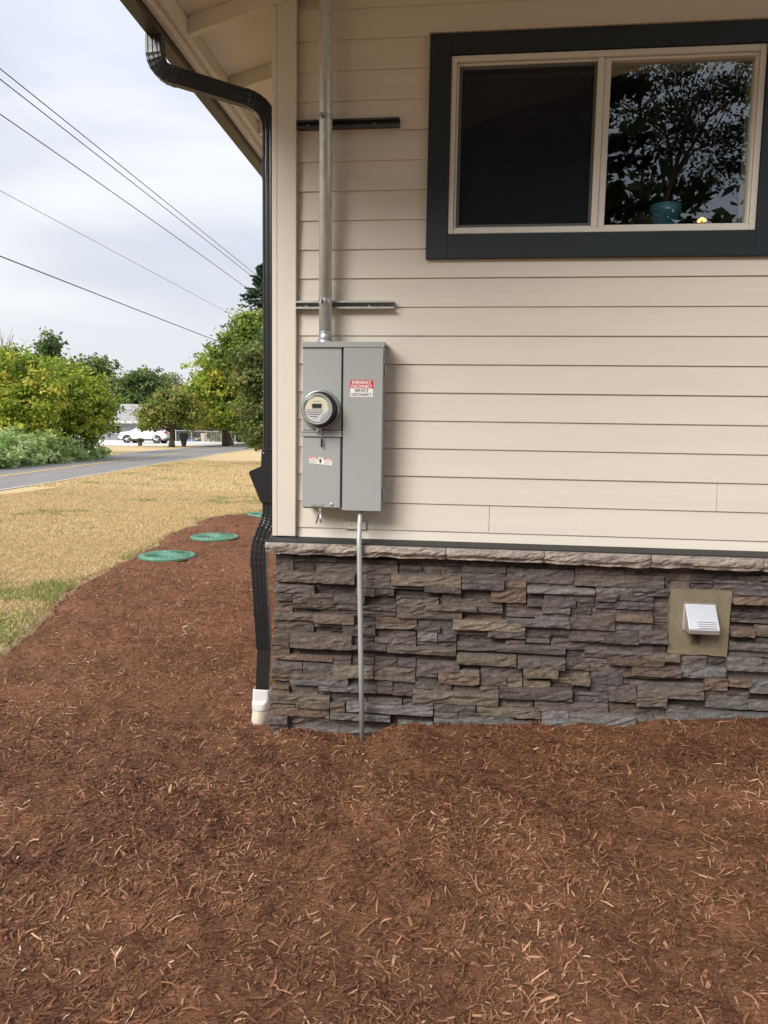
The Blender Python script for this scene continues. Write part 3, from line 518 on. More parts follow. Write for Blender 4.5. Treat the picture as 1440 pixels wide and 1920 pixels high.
for i, t_ in enumerate(STONES.split()):
    q = t_.split(','); x0, x1, z0, z1 = (int(v)/1000 for v in q[:4]); p_ = int(q[4][0]); g = .0014
    if z0 < PZ1 and z1 > PZ0 and x1 > PX0 and x0 < PX1:      # cut round the plate
        if x0 < PX0: x1 = PX0 - .001
        elif x1 > PX1: x0 = PX1 + .001
    o = put('stone', stone_mesh(x0 + g, x1 - g, z0 + g*.6, z1 - g*.6, -.086 - (.021 if z0 < .78 else .014)*p_ - random.uniform(0, .009) - .012*max(0, .5 - z0), i*3.7), m_stone, base); o.color = shade(SC[q[4][1]])
# recessed filler courses behind and the stretch beyond the frame, packed as a skyline
U = .0163; DX = .01; ZB = -.22; ZT = .926; maxu = int(round((ZT - ZB) / U)); bm = bmesh.new()
def pack(xa, xb, yfun, seed):
    random.seed(seed); NX = int((xb - xa)/DX); hgt = np.zeros(NX, int); kk = 0
    while hgt.min() < maxu:
        lo = hgt.min(); i0 = int(np.argmin(hgt)); i1 = i0
        while i1 < NX and hgt[i1] == lo: i1 += 1
        wid = i1 - i0; Lw = int(random.choice((random.uniform(8, 16), random.uniform(12, 26), random.uniform(20, 40))))
        if wid - Lw < 7: Lw = wid
        if Lw > 48: Lw = int(wid * random.uniform(.4, .6))
        hl = hgt[i0-1] - lo if i0 > 0 else 0; hu = random.choices((1, 2, 3, 4), (2.5, 5, 3.6, 1.5))[0]
        if random.random() < .42 and 0 < hl <= 4: hu = int(hl)
        if Lw < 10 and hu > 3: hu = 2
        hu = min(hu, maxu - lo); kk += 1; x0, x1, z0, z1 = xa + i0*DX, xa + (i0+Lw)*DX, ZB + lo*U, ZB + (lo+hu)*U; hgt[i0:i0+Lw] += hu
        tm = stone_mesh(x0 + .001, x1 - .001, z0 + .001, z1 - .001, yfun(), kk*2.3, .5); bm.from_mesh(tm); bpy.data.meshes.remove(tm)
pack(.06, 2.76, lambda: -.0835 - random.uniform(0, .004), 5)
pack(2.785, 4.7, lambda: -.10 - random.choice((0, .015, .03, .045)) - random.uniform(0, .008), 6)
o = bm_put('stone_courses', bm, m_stone, base); o.color = (.155, .125, .105, 1); tag(o, kind='stuff')
# cap stones
joints = [-.006, .508, .985, 1.50, 2.045, 2.60, 3.12, 3.66, 4.2, 4.7]
m_capm = m_cap
def cap_mesh(x0, x1, seed, left):
    nx = int((x1-x0)/.022); V = []; F = []
    rows = 7
    for i in range(nx+1):
        x = x0 + (x1-x0)*i/nx; en = .006 if i in (0, nx) else 0; sag = .008 * mn.noise((x*7, seed, 1.)) - .011 * min(1, max(0, x/2.6))
        for j in range(rows):
            v = j/(rows-1); n = mn.noise((x*13 + seed, v*2.2, seed)) ; n2 = abs(mn.noise((x*26, v*3.5 + seed, 5.)))
            y = -.176 - .010*math.sin(math.pi*min(1, v*1.2)) + .010*n + .016*n2*(v > .1) + en + .022 * max(0, v - .55)
            z = .988 - v*.060 + (.004*n if j else 0) + (sag if j > 2 else 0)*v
            V.append((x + (random.uniform(-.004, .004) if 0 < i < nx else 0), y, z))
    for i in range(nx):
        for j in range(rows-1): a = i*rows+j; F.append((a, a+rows, a+rows+1, a+1)[::-1])
    b0 = len(V)
    for i in range(nx+1): V.append((V[i*rows][0], -.03, .992)); V.append((V[i*rows][0], -.07, V[i*rows+rows-1][2] + .004))
    for i in range(nx):
        F.append((i*rows, (i+1)*rows, b0+2*(i+1), b0+2*i)[::-1]); F.append((i*rows+rows-1, b0+2*i+1, b0+2*i+3, (i+1)*rows+rows-1)[::-1])
    for i in (0, nx): F.append(tuple([i*rows+j for j in range(rows)] + [b0+2*i+1, b0+2*i]) if i == 0 else tuple([i*rows+j for j in range(rows)] + [b0+2*i+1, b0+2*i])[::-1])
    me = bpy.data.meshes.new('cap_stone'); me.from_pydata(V, [], F); me.update(); return me
for i, (a, b) in enumerate(zip(joints, joints[1:])): put('cap_stone', cap_mesh(a + .0025, b - .0025, i*5.1 + .3, i == 0), m_capm, base)
bm = bmesh.new()        # dark sheet lying on the cap stones, with joints of mortar in front
n = 90; top = []
for i in range(n+1):
    x = -.003 + 8.9*i/n if i else -.003
    top.append((bm.verts.new((x, -.162 + .004*mn.noise((x*9, 0, 0)), .9955)), bm.verts.new((x, .012, 1.0)), bm.verts.new((x, -.162 + .004*mn.noise((x*9, 0, 0)), .989))))
for a, b in zip(top, top[1:]): bm.faces.new((a[0], b[0], b[1], a[1])); bm.faces.new((a[2], b[2], b[0], a[0]))
bm_put('ledge_flashing', bm, m_membrane, base)
bm = bmesh.new()
for xj in joints[1:-1]: box(bm, xj - .004, xj + .004, -.166, -.07, .932, .984)
bm_put('cap_joint', bm, m_mortar, base)

# ================================================================== utility things on the wall
# ---- service panel
PX, PY = (.197, .632), -.150
panel = thing('service_panel', 'grey metal electrical service panel on the siding with a red and white sticker', 'electrical panel', (.415, -.08, 1.174))
pbox('enclosure', (.203, .628, -.148, -.001, 1.180, 2.052), m_grey, panel, .002)
bm = bmesh.new(); prism(bm, [(-.168, 2.040), (-.168, 2.063), (-.160, 2.069), (.0, 2.074), (.0, 2.055), (-.149, 2.0535), (-.164, 2.040)], .193, .636, 'x'); bm_put('hood', bm, m_grey, panel)
pbox('upper_cover', (.199, .409, -.156, -.1485, 1.603, 2.048), m_grey, panel, .002)
bm = bmesh.new(); box(bm, .195, .415, -.166, -.1485, 1.567, 1.598, .003); box(bm, .195, .415, -.170, -.1665, 1.592, 1.600, .001); bm_put('cover_rail', bm, m_grey, panel)
pbox('lower_cover', (.199, .407, -.158, -.1485, 1.187, 1.563), m_grey, panel, .002)
pbox('centre_channel', (.4105, .4195, -.1495, -.1482, 1.19, 2.045), m_gap, panel)
door = pbox('door', (.421, .632, -.164, -.1487, 1.174, 2.040), m_grey, panel, .0025)
for z in (1.93, 1.27):
    bm = bmesh.new(); box(bm, .6285, .634, -.135, -.105, z-.065, z+.065, .002); box(bm, .6345, .642, -.128, -.112, z-.04, z+.03, .003); tube(bm, [(.640, -.12, z-.045), (.640, -.12, z+.02)], .004, 8); bm_put('side_latch', bm, m_strut, panel)
bm = bmesh.new(); lathe(bm, (.362, -.158, 1.205), (0, -1, 0), [(0, .009), (.004, .009), (.006, .006), (.006, 0)], 14); bm_put('screw', bm, m_alu, panel)
bm = bmesh.new(); box(bm, .252, .318, -.1612, -.1585, 1.193, 1.208, .0012); box(bm, .258, .285, -.1625, -.1613, 1.198, 1.204, .0005); bm_put('hasp_plate', bm, m_strut, panel)
bm = bmesh.new(); box(bm, .602, .617, -.1655, -.1642, 2.018, 2.023); bm_put('embossed_mark', bm, m_strut, panel)
pbox('padlock_hasp', (.292, .302, -.150, -.146, 1.150, 1.186), m_strut, panel)
# padlock with a tag, hanging at the lower edge
lk = thing('padlock', 'small metal padlock with a black tag hanging under the grey panel', 'padlock', (.297, -.155, 1.105))
bm = bmesh.new(); tube(bm, [(.297 + .007*math.cos(t), -.155, 1.158 + .014*math.sin(t)) for t in np.linspace(0, 2*math.pi, 14)], .002, 8, False); bm_put('shackle', bm, m_alu, lk)
bm = bmesh.new(); lathe(bm, (.301, -.155, 1.146), (.06, 0, -1), [(0, .003), (.002, .006), (.02, .0075), (.036, .007), (.040, .003), (.046, .002), (.046, 0)], 12); bm_put('lock_body', bm, m_alu, lk, True)
bm = bmesh.new(); tube(bm, [(.291, -.157, 1.146), (.277, -.160, 1.098)], .0035, 8); bm_put('tag', bm, m_black, lk)
# sticker with lettering
def text_mesh(s, size, off=0.0):
    cu = bpy.data.curves.new('t', 'FONT'); cu.body = s; cu.size = size; cu.align_x = 'CENTER'; cu.align_y = 'CENTER'; cu.offset = off; cu.extrude = .0; cu.resolution_u = 3
    o = bpy.data.objects.new('t', cu); COL.objects.link(o); dg = bpy.context.evaluated_depsgraph_get(); dg.update(); me = bpy.data.meshes.new_from_object(o.evaluated_get(dg)); bpy.data.objects.remove(o); bpy.data.curves.remove(cu); return me
def put_text(s, size, x, y, z, mat, parent, width=None, off=.0006, name='lettering'):
    me = text_mesh(s, size, off); n = len(me.vertices); co = np.empty(n*3, np.float32); me.vertices.foreach_get('co', co); co = co.reshape(-1, 3)
    wd = co[:, 0].max() - co[:, 0].min(); sx = width / wd if width else 1; cz = (co[:, 1].max() + co[:, 1].min()) / 2; cxm = (co[:, 0].max() + co[:, 0].min()) / 2
    V = np.stack([(co[:, 0]-cxm)*sx + x, np.full(n, y), co[:, 1] - cz + z], -1).astype(np.float32); me.vertices.foreach_set('co', V.ravel()); me.materials.clear(); me.update(); me.name = name
    return put(name, me, mat, parent)
sx0, sx1, sz0, sz1 = .459, .580, 1.781, 1.869
st = pbox('sticker', (sx0, sx1, -.1652, -.1643, sz0, 1.8255), m_white, panel); pbox('sticker_red_half', (sx0, sx1, -.1652, -.1643, 1.8258, sz1), m_red, st)
scx = (sx0+sx1)/2
put_text('EMERGENCY', .0225, scx, -.1657, 1.8572, m_white, st, .104, .0005); put_text('DISCONNECT', .0225, scx, -.1657, 1.8368, m_white, st, .110, .0005)
put_text('SERVICE', .0225, scx, -.1657, 1.8143, m_ink, st, .072, .0004); put_text('DISCONNECT', .0225, scx, -.1657, 1.7932, m_ink, st, .108, .0004)
# small two part warning sticker
ws = thing('tmp', None, None, (0,0,0)); bpy.data.objects.remove(ws)
bm = bmesh.new()
def sl(x): return 1.462 - (x - .24) * .085
def quad(bm, x0, x1, a, b, y): bm.faces.new([bm.verts.new(v) for v in ((x0, y, sl(x0)+a), (x1, y, sl(x1)+a), (x1, y, sl(x1)+b), (x0, y, sl(x0)+b))])
quad(bm, .239, .363, -.036, 0, -.1592); s2 = bm_put('warning_sticker', bm, m_white, panel)
for qa, qb in ((.241, .285), (.316, .361)): bm = bmesh.new(); quad(bm, qa, qb, -.010, -.0005, -.1596); bm_put('red_band', bm, m_red, s2)
bm = bmesh.new(); quad(bm, .2555, .279, -.0075, -.003, -.1599); quad(bm, .331, .355, -.0075, -.003, -.1599)
for x in (.247, .322):
    bm.faces.new([bm.verts.new(v) for v in ((x, -.1599, sl(x)-.0085), (x+.007, -.1599, sl(x)-.0085), (x+.0035, -.1599, sl(x)-.002))])
bm_put('white_lettering', bm, m_white, s2)
m_inkgrey = M('label_grey_ink', (.35, .35, .36), .5)
bm = bmesh.new()
for x0, x1 in ((.243, .283), (.318, .358)):
    for r in range(4): quad(bm, x0, x1 - .006*(r % 2), -.0155 - r*.0052, -.0135 - r*.0052, -.1596)
bm_put('small_print', bm, m_inkgrey, s2)
bm = bmesh.new()        # hand pictogram: a palm with fingers and an arc beside it
for (x, z0, z1, w) in ((.2985, -.030, -.014, .009), (.2945, -.016, -.007, .0025), (.2980, -.015, -.005, .0025), (.3015, -.015, -.006, .0025), (.3050, -.018, -.009, .0025)): quad(bm, x - w/2, x + w/2, z0, z1, -.1597)
for x, z in ((.289, -.012), (.290, -.018), (.288, -.008)): quad(bm, x - .0015, x + .0015, z - .0025, z, -.1597)
bm_put('hand_pictogram', bm, m_ink, s2)
# ---- electric meter
mc = Vector((.299, -.156, 1.712)); ax = (0, -1, 0)
met = thing('electric_meter', 'round glass electric meter with a grey ring on the panel', 'electric meter', mc)
m_ring = M('meter_ring', (.36, .37, .37), .32, .1, 20, metal=.7); m_mface = M('meter_face', (.70, .66, .50), .5); m_mgrey = M('meter_grey', (.40, .41, .42), .45); m_mbase = M('meter_base_black', (.012, .012, .014), .3); m_lcd = M('lcd', (.035, .042, .035), .25)
bm = bmesh.new(); lathe(bm, mc, ax, [(0, .100), (.004, .1055), (.018, .1055), (.024, .101), (.026, .094), (.018, .090)], 48); bm_put('clamp_ring', bm, m_ring, met, True)
bm = bmesh.new(); lathe(bm, mc, ax, [(.012, .091), (.034, .090), (.05, .084), (.052, .080), (.085, .078), (.090, .060), (.090, 0)], 48); bm_put('meter_base', bm, m_mbase, met, True)
bm = bmesh.new(); lathe(bm, mc, ax, [(.088, .0800), (.098, .0805), (.103, .0775), (.1015, .0735), (.097, .071)], 48); bm_put('face_rim', bm, m_mgrey, met, True)
bm = bmesh.new(); lathe(bm, mc, ax, [(.0975, .0725), (.0975, .066)], 48); face = bm_put('face_border', bm, m_ring, met)
fy = mc.y - .0965
bm = bmesh.new(); lathe(bm, (mc.x, fy + .002, mc.z), ax, [(0, .070), (0.0005, 0)], 48); face = bm_put('dial_face', bm, m_mface, met)
def fpoly(nm, pts, mt, dy): 
    bm = bmesh.new(); bm.faces.new([bm.verts.new((mc.x + a, fy - dy, mc.z + b)) for a, b in pts]); bm.normal_update(); return bm_put(nm, bm, mt, face)
arc = lambda r, a0, a1, n=20: [(r*math.cos(t), r*math.sin(t)) for t in np.linspace(R(a0), R(a1), n)]
m_mpale = M('meter_pale', (.60, .61, .60), .5)
fpoly('lower_plate', arc(.0655, 180, 285) + [(.063, -.004)], m_mpale, .0006)
fpoly('lower_plate', arc(.0655, 285, 356) + [(.03, -.028), (.0165, -.05)], m_mgrey, .0009)
fpoly('bezel_shade', [(.045, .048), (.066, .0), (.0655, -.003), (.062, .0)], m_mgrey, .0009)
fpoly('lcd_bezel', [(-.029, .004), (.025, .004), (.025, .030), (-.029, .030)], m_inkgrey, .0008); fpoly('lcd', [(-.026, .006), (.022, .006), (.022, .027), (-.026, .027)], m_lcd, .0012)
bm = bmesh.new()
def bar(a, b, z, h): bm.faces.new([bm.verts.new((mc.x + p, fy - .0014, mc.z + q)) for p, q in ((a, z), (b, z), (b, z+h), (a, z+h))])
bar(-.024, .020, .040, .0015)
random.seed(4)
for z, x0, x1, h in ((-.0065, -.060, .034, .003), (-.018, -.058, .026, .0045), (-.029, -.052, .018, .0035), (-.041, -.038, .006, .0045), (-.051, -.018, -.004, .003)):
    x = x0
    while x < x1: w_ = random.uniform(.002, .006); bar(x, min(x + w_, x1), z, h); x += w_ + (random.uniform(.0008, .002) if z != -.029 else 0.0001)
bm_put('face_print', bm, m_ink, face)
# clear cover
bm = bmesh.new(); lathe(bm, mc, ax, [(.085, .0835), (.112, .0815), (.124, .074), (.127, .062), (.128, .0)], 48); bm_put('glass_cover', bm, glass_mat('meter_glass', (.97, .97, .97), .04), met, True)
# ring seal and tag
bm = bmesh.new(); box(bm, .279, .301, -.180, -.158, 1.588, 1.612, .004, 2); lathe(bm, (.290, -.181, 1.600), (0, -1, 0), [(0, .008), (.005, .008), (.006, .003), (.003, .0)], 14); tube(bm, [(.281, -.176, 1.605), (.279, -.178, 1.622)], .003, 8); bm_put('ring_lock', bm, m_strut, met)
bm = bmesh.new(); tube(bm, [(.303, -.176, 1.61), (.307, -.180, 1.595), (.306, -.178, 1.575), (.308, -.176, 1.562)], .0022, 6); tube(bm, [(.302, -.176, 1.60), (.300, -.180, 1.585), (.305, -.178, 1.57)], .0016, 6); bm_put('seal_wire', bm, m_strut, met)
bm = bmesh.new(); box(bm, .3035, .3145, -.1765, -.1725, 1.512, 1.560, .002); bm_put('seal_tag', bm, m_black, met)
# ---- riser conduit with its two strut channels
cx_, cy_ = .304, -.082
ris = thing('riser_conduit', 'thick galvanised riser conduit running up the wall from the panel', 'conduit', (cx_, cy_, 2.075))
bm = bmesh.new(); tube(bm, [(cx_ + .003, cy_, 2.085), (cx_ - .004, cy_, 3.4), (cx_ - .008, cy_, 5.2)], .0345, 28); bm_put('pipe', bm, m_galv, ris, True)
bm = bmesh.new(); lathe(bm, (cx_ + .003, cy_, 2.073), (0, 0, 1), [(0, .044), (.012, .044), (.014, .037), (.040, .0365), (.043, .0355)], 28); lathe(bm, (cx_ + .003, cy_, 2.118), (0, 0, 1), [(0, .0352), (.006, .0356), (.012, .0352)], 28); bm_put('hub_fitting', bm, M('zinc_hub', (.42, .43, .44), .38, .15, 25, metal=.7), ris, True)
m_clampm = M('clamp_zinc', (.50, .52, .52), .4, .15, 30, metal=.7)
for z in (2.288, 3.222):
    bm = bmesh.new(); x = cx_ + (.001 if z < 3 else -.004); lathe(bm, (x, cy_, z - .013), (0, 0, 1), [(0, .0352), (0, .0372), (.026, .0372), (.026, .0352)], 28)
    box(bm, x - .016, x - .011, cy_ - .056, cy_ - .034, z - .012, z + .013); box(bm, x + .005, x + .010, cy_ - .056, cy_ - .034, z - .012, z + .013); tube(bm, [(x - .024, cy_ - .047, z), (x + .020, cy_ - .047, z)], .0035, 8); lathe(bm, (x - .016, cy_ - .047, z), (-1, 0, 0), [(0, .008), (.006, .008), (.006, 0)], 6)
    bm_put('pipe_clamp', bm, m_clampm, ris)
def strut(x0, x1, z, mt, lab):
    t = thing('strut_channel', lab, 'strut channel', (x0, -.02, z - .0205), 'strut channels behind the riser')
    bm = bmesh.new(); y0, y1 = -.0425, -.0015; h = .0205
    prism(bm, [(y1, z-h), (y1, z+h), (y0, z+h), (y0, z+h-.0095), (y0+.007, z+h-.0095), (y0+.007, z+h-.007), (y0+.0025, z+h-.007), (y0+.0025, z+h-.0025), (y1-.0025, z+h-.0025), (y1-.0025, z-h+.0025), (y0+.0025, z-h+.0025), (y0+.0025, z-h+.007), (y0+.007, z-h+.007), (y0+.007, z-h+.0095), (y0, z-h+.0095), (y0, z-h)], x0, x1, 'x')
    bm_put('channel', bm, mt, t)
    bm = bmesh.new(); x = x0 + .022
    while x < x1 - .02: box(bm, x - .011, x + .011, y1 - .0045, y1 - .0027, z - .007, z + .007, .003 if False else 0); x += .047
    bm_put('slots', bm, M('slot_shadow_siding', (.30, .29, .26), .6) if mt is m_strut else mt, t)
    for x in (x0 + .055, x1 - .135):
        bm = bmesh.new(); lathe(bm, (x, y1 - .005, z), (0, -1, 0), [(0, .010), (.003, .010), (.004, .0075), (.010, .0075), (.011, .004), (.011, 0)], 10); bm_put('lag_bolt', bm, m_alu, t)
strut(.133, .671, 2.279, m_strut, 'galvanised slotted strut channel just above the grey panel')
strut(.136, .683, 3.213, m_strut_shaded, 'shade-darkened strut channel high on the siding left of the window')
# ---- thin conduit from the panel down into the mulch
gc = thing('ground_conduit', 'thin grey conduit dropping from the panel past the stone into mulch', 'conduit', (.558, -.222, -.14))
bm = bmesh.new(); tube(bm, [(.513, -.115, 1.178), (.514, -.128, 1.14), (.517, -.165, 1.085), (.520, -.197, 1.03), (.524, -.208, .97), (.540, -.215, .4), (.556, -.222, -.16)], .0140, 16); bm_put('pipe', bm, m_emt, gc, True)
bm = bmesh.new(); lathe(bm, (.513, -.115, 1.180), (0, 0, -1), [(0, .022), (.008, .022), (.009, .017), (.03, .017)], 16); bm_put('connector', bm, m_strut, gc, True)
bk = thing('mounting_block', 'small cream blocking plate with one screw below the panel', 'mounting block', (.47, -.012, 1.055))
pbox('plate', (.410, .531, -.016, .0, 1.0545, 1.100), m_trim, bk, .0015); bm = bmesh.new(); lathe(bm, (.450, -.016, 1.078), (0, -1, 0), [(0, .006), (.002, .005), (.002, 0)], 10); bm_put('screw', bm, m_strut, bk); pbox('ledge_strip', (.412, .532, -.022, -.0165, 1.098, 1.104), m_strut, bk)
# ---- vent hood on its plate
vh = thing('vent_hood', 'silver metal wall vent hood on an olive plate set in the stone', 'wall vent', (2.32, -.13, .459))
bm = bmesh.new(); n = 10
prv = [(PX0 + (PX1-PX0)*i/n, PZ1 + random.uniform(-.003, .003)) for i in range(n+1)] + [(PX1 - .004, PZ0 + (PZ1-PZ0)*t) for t in (.7, .4)] + [(PX1 - .006 - (PX1-PX0)*i/n, PZ0 + random.uniform(-.003, .003) - .004 + .004*i/n) for i in range(n)] + [(PX0 + .006, PZ0), (PX0 + .004, PZ0 + .15)]
prism(bm, prv, -.126, -.06); bm_put('plate', bm, m_plate, vh)
hx0, hx1, hz0, hz1, y0 = 2.240, 2.392, .590, .728, -.1265
pbox('flange', (hx0 - .008, hx1 + .008, y0 - .003, y0, hz0 - .004, hz1 + .006), m_alu, vh, .001)
bm = bmesh.new()
yt, yb_ = y0 - .010, y0 - .098
pr = [(y0 - .003, hz1), (yt, hz1), (yb_, hz0 + .028), (yb_ + .002, hz0 + .004), (y0 - .003, hz0 + .004)]
for xs in (hx0, hx1):
    bm.faces.new([bm.verts.new((xs, a, b)) for a, b in pr])
def strip2(a, b): bm.faces.new([bm.verts.new(v) for v in ((hx0, *a), (hx1, *a), (hx1, *b), (hx0, *b))])
strip2(pr[0], pr[1]); strip2(pr[1], pr[2]); strip2(pr[2], pr[3]); bmesh.ops.remove_doubles(bm, verts=bm.verts[:], dist=.0005); bmesh.ops.recalc_face_normals(bm, faces=bm.faces[:]); bmesh.ops.bevel(bm, geom=[e for e in bm.edges if len(e.link_faces) == 2], offset=.003, segments=2, affect='EDGES')
hood = bm_put('hood', bm, m_alu, vh)
bm = bmesh.new(); dv = Vector((0, pr[2][0]-pr[1][0], pr[2][1]-pr[1][1])); nrm = Vector((0, dv.z, -dv.y)).normalized(); nrm = nrm if nrm.y < 0 else -nrm
for t in (.70, .78, .86, .94):
    c = Vector((0, pr[1][0], pr[1][1])) + dv*t + nrm*.0015; tube(bm, [(hx0 + .045, c.y, c.z), (hx1 - .012, c.y, c.z)], .0016, 6)
bm_put('pressed_rib', bm, m_alu, hood)
pbox('flap', (hx0 + .004, hx1 - .004, y0 - .09, y0 - .004, hz0 + .006, hz0 + .009), m_darkgasket, vh)
bm = bmesh.new()
random.seed(9)
for i in range(60):
    a = Vector((random.uniform(2.285, 2.33), -.128, random.uniform(.53, .588))); tube(bm, [a, a + Vector((random.uniform(-.008, .008), -.005, random.uniform(-.03, -.01)))], .0009, 4, False)
bm_put('lint', bm, M('lint', (.07, .065, .06), .95), vh)

# ---- downspout
def sweep(name, path, parent, w=.086, d=.060, ribs=False, mat=None, scale=1.0, tip=None):
    path = [Vector(p) for p in path]; bm = bmesh.new(); rings = []; n = len(path)
    prof = []
    hw, hd = w/2*scale, d/2*scale
    for sgn, (ax_, lo) in enumerate((('w', -1), ('d', 1), ('w', 1), ('d', -1))):
        pass
    # fluted rectangle
    def side(p, q, nn, nrmv):
        o = []
        for i in range(nn):
            t = i/nn; off = -.0011 if (i % 4) in (2,) and 1 < i < nn-1 else 0; o.append((p[0]+(q[0]-p[0])*t + nrmv[0]*off, p[1]+(q[1]-p[1])*t + nrmv[1]*off))
        return o
    c = .006
    prof = [(-hw+c, -hd)] + side((-hw+c, -hd), (hw-c, -hd), 12, (0, -1))[1:] + [(hw-c, -hd), (hw, -hd+c)] + side((hw, -hd+c), (hw, hd-c), 8, (1, 0))[1:] + [(hw, hd-c), (hw-c, hd), (-hw+c, hd), (-hw, hd-c)] + side((-hw, hd-c), (-hw, -hd+c), 8, (-1, 0))[1:] + [(-hw, -hd+c)]
    for i, p in enumerate(path):
        t = (path[min(i+1, n-1)] - path[max(i-1, 0)]).normalized(); a = t.cross(Vector((0, 1, 0))).normalized()
        if a.x < 0: a = -a
        b = a.cross(t).normalized(); b = b if b.y > 0 else -b
        k = 1.0 + (.040 if ribs and i % 2 and 0 < i < n-1 else 0)
        rings.append([bm.verts.new(p + a*u*k + b*v*k) for u, v in prof])
    m_ = len(prof)
    for r0, r1 in zip(rings, rings[1:]):
        for j in range(m_): bm.faces.new((r0[j], r0[(j+1) % m_], r1[(j+1) % m_], r1[j]))
    bm.faces.new(rings[0]); bm.faces.new(rings[-1][::-1]); bmesh.ops.recalc_face_normals(bm, faces=bm.faces[:])
    return bm_put(name, bm, mat or m_black, parent)
def bez(a, b, c, n=14):
    a, b, c = Vector(a), Vector(b), Vector(c); return [(1-t)**2*a + 2*t*(1-t)*b + t*t*c for t in np.linspace(0, 1, n)]
ds = thing('downspout', 'black fluted downspout with elbows running from the gutter down the corner', 'downspout', (-.09, .10, .06))
A0 = Vector((-.572, -.19, 3.604)); B0 = Vector((-.572, -.19, 3.438)); D1 = Vector((-.046, .115, 3.375))
dirv = (D1 - B0).normalized()
sweep('outlet', [A0, A0 - Vector((0, 0, .075))], ds)
sweep('elbow', bez(A0 - Vector((0, 0, .073)), B0 - Vector((0,0,.012)), B0 + dirv*.11, 15), ds, ribs=True)
sweep('diagonal_pipe', [B0 + dirv*.108, D1 - dirv*.11], ds, scale=.985)
sweep('elbow', bez(D1 - dirv*.15, D1 + Vector((.002, 0, 0)), D1 - Vector((0, 0, .13)), 19), ds, ribs=True, scale=1.02)
sweep('pipe', [D1 - Vector((0, 0, .125)), (-.046, .115, 2.55), (-.045, .115, 1.47)], ds, scale=.98)
sweep('strap', [(-.046, .115, 3.03), (-.046, .115, 3.06)], ds, scale=1.05)
sweep('joint_band', [(-.046, .115, 2.98), (-.046, .115, 3.10)], ds, scale=1.025)
# diverter box with snout
bm = bmesh.new(); prism(bm, [(-.002, 1.18), (-.002, 1.475), (-.020, 1.492), (-.078, 1.490), (-.089, 1.478), (-.093, 1.392), (-.160, 1.362), (-.164, 1.350), (-.108, 1.215), (-.092, 1.18)], .058, .152)
bmesh.ops.bevel(bm, geom=bm.edges[:], offset=.003, segments=1, affect='EDGES'); db = bm_put('diverter_box', bm, m_black, ds)
bm = bmesh.new(); lathe(bm, (-.076, .058, 1.468), (0, -1, 0), [(0, .005), (.002, .004), (.002, 0)], 8); bm_put('screw', bm, m_alu, db)
sweep('pipe', [(-.047, .105, 1.185), (-.047, .105, 1.10)], ds)
P1, P2 = Vector((-.050, .103, 1.112)), Vector((-.114, .085, .905))
P2 = Vector((-.116, .080, .90))
sweep('elbow', bez(P1, P1 - Vector((0, 0, .05)), P1 + (P2-P1)*.42, 11), ds, ribs=True, scale=1.03)
sweep('pipe', [P1 + (P2-P1)*.40, P1 + (P2-P1)*.72], ds)
LOW = Vector((-.078, .075, .315))
sweep('elbow', bez(P1 + (P2-P1)*.66, P2, P2 + (LOW-P2)*.17, 11), ds, ribs=True, scale=1.05)
sweep('pipe', [P2 + (LOW-P2)*.16, P2 + (LOW-P2)*.6, LOW], ds)
sweep('strap', [P2 + (LOW-P2)*.59, P2 + (LOW-P2)*.655], ds, scale=1.07)
sweep('boot', [(-.079, .075, .322), (-.090, .070, .055)], ds, scale=.86, mat=M('boot_black', (.02, .019, .018), .4))
dp = thing('drain_pipe', 'white plastic drain adapter and pipe stub at the foot of the downspout', 'drain pipe', (-.11, .07, -.2))
bm = bmesh.new()
def loft(bm, sects, seg=28):
    rings = []
    for (c, w, d, e) in sects:
        ring = []
        for j in range(seg):
            t = 2*math.pi*j/seg; ct_, st_ = math.cos(t), math.sin(t); ring.append(bm.verts.new((c[0] + w*math.copysign(abs(ct_)**e, ct_), c[1] + d*math.copysign(abs(st_)**e, st_), c[2])))
        rings.append(ring)
    for a, b in zip(rings, rings[1:]):
        for j in range(seg): bm.faces.new((a[j], a[(j+1) % seg], b[(j+1) % seg], b[j]))
    return rings
loft(bm, [((-.090, .07, .045), .040, .028, .25), ((-.090, .07, .068), .041, .029, .25), ((-.090, .07, .072), .046, .034, .25), ((-.091, .07, .068), .049, .037, .25), ((-.093, .07, .005), .049, .040, .3), ((-.098, .07, -.015), .052, .050, .7), ((-.099, .07, -.050), .053, .053, 1), ((-.100, .07, -.054), .049, .049, 1)]); bmesh.ops.recalc_face_normals(bm, faces=bm.faces[:]); bm_put('adapter', bm, m_pvc, dp, False)
bm = bmesh.new(); tube(bm, [(-.099, .07, -.04), (-.118, .066, -.24)], .0475, 28); bm_put('pipe', bm, m_pvcdirty, dp, True)

# ---- things inside, behind the right pane
pot = thing('plant_pot', 'blue glazed pot on the sill behind the right window pane', 'pot', (2.115, .20, 2.648))
bm = bmesh.new(); lathe(bm, (2.115, .215, 2.648), (0, 0, 1), [(0, 0), (0, .055), (.14, .070), (.145, .080), (.190, .081), (.190, .070), (.16, .066), (.16, 0)], 32); bm_put('pot_body', bm, m_potblue, pot, True)
lp = thing('table_lamp', 'tiny warm lit lamp behind the lower right window pane', 'lamp', (2.388, .5, 1.52))
bm = bmesh.new(); lathe(bm, (2.388, .5, 2.832), (0, 0, 1), [(0, .026), (.012, .022), (.02, .010), (.02, 0)], 20); bm_put('lamp_shade', bm, emit('lamp_glow', (1, .62, .22), .9), lp, True)
bm = bmesh.new(); tube(bm, [(2.388, .5, 1.52), (2.388, .5, 2.836)], .008, 8); bm_put('lamp_stem', bm, m_strut, lp)
fern = thing('house_plant', 'arching house plant stems behind the right window pane', 'house plant', (2.25, .5, 1.5))
bm = bmesh.new(); random.seed(5)
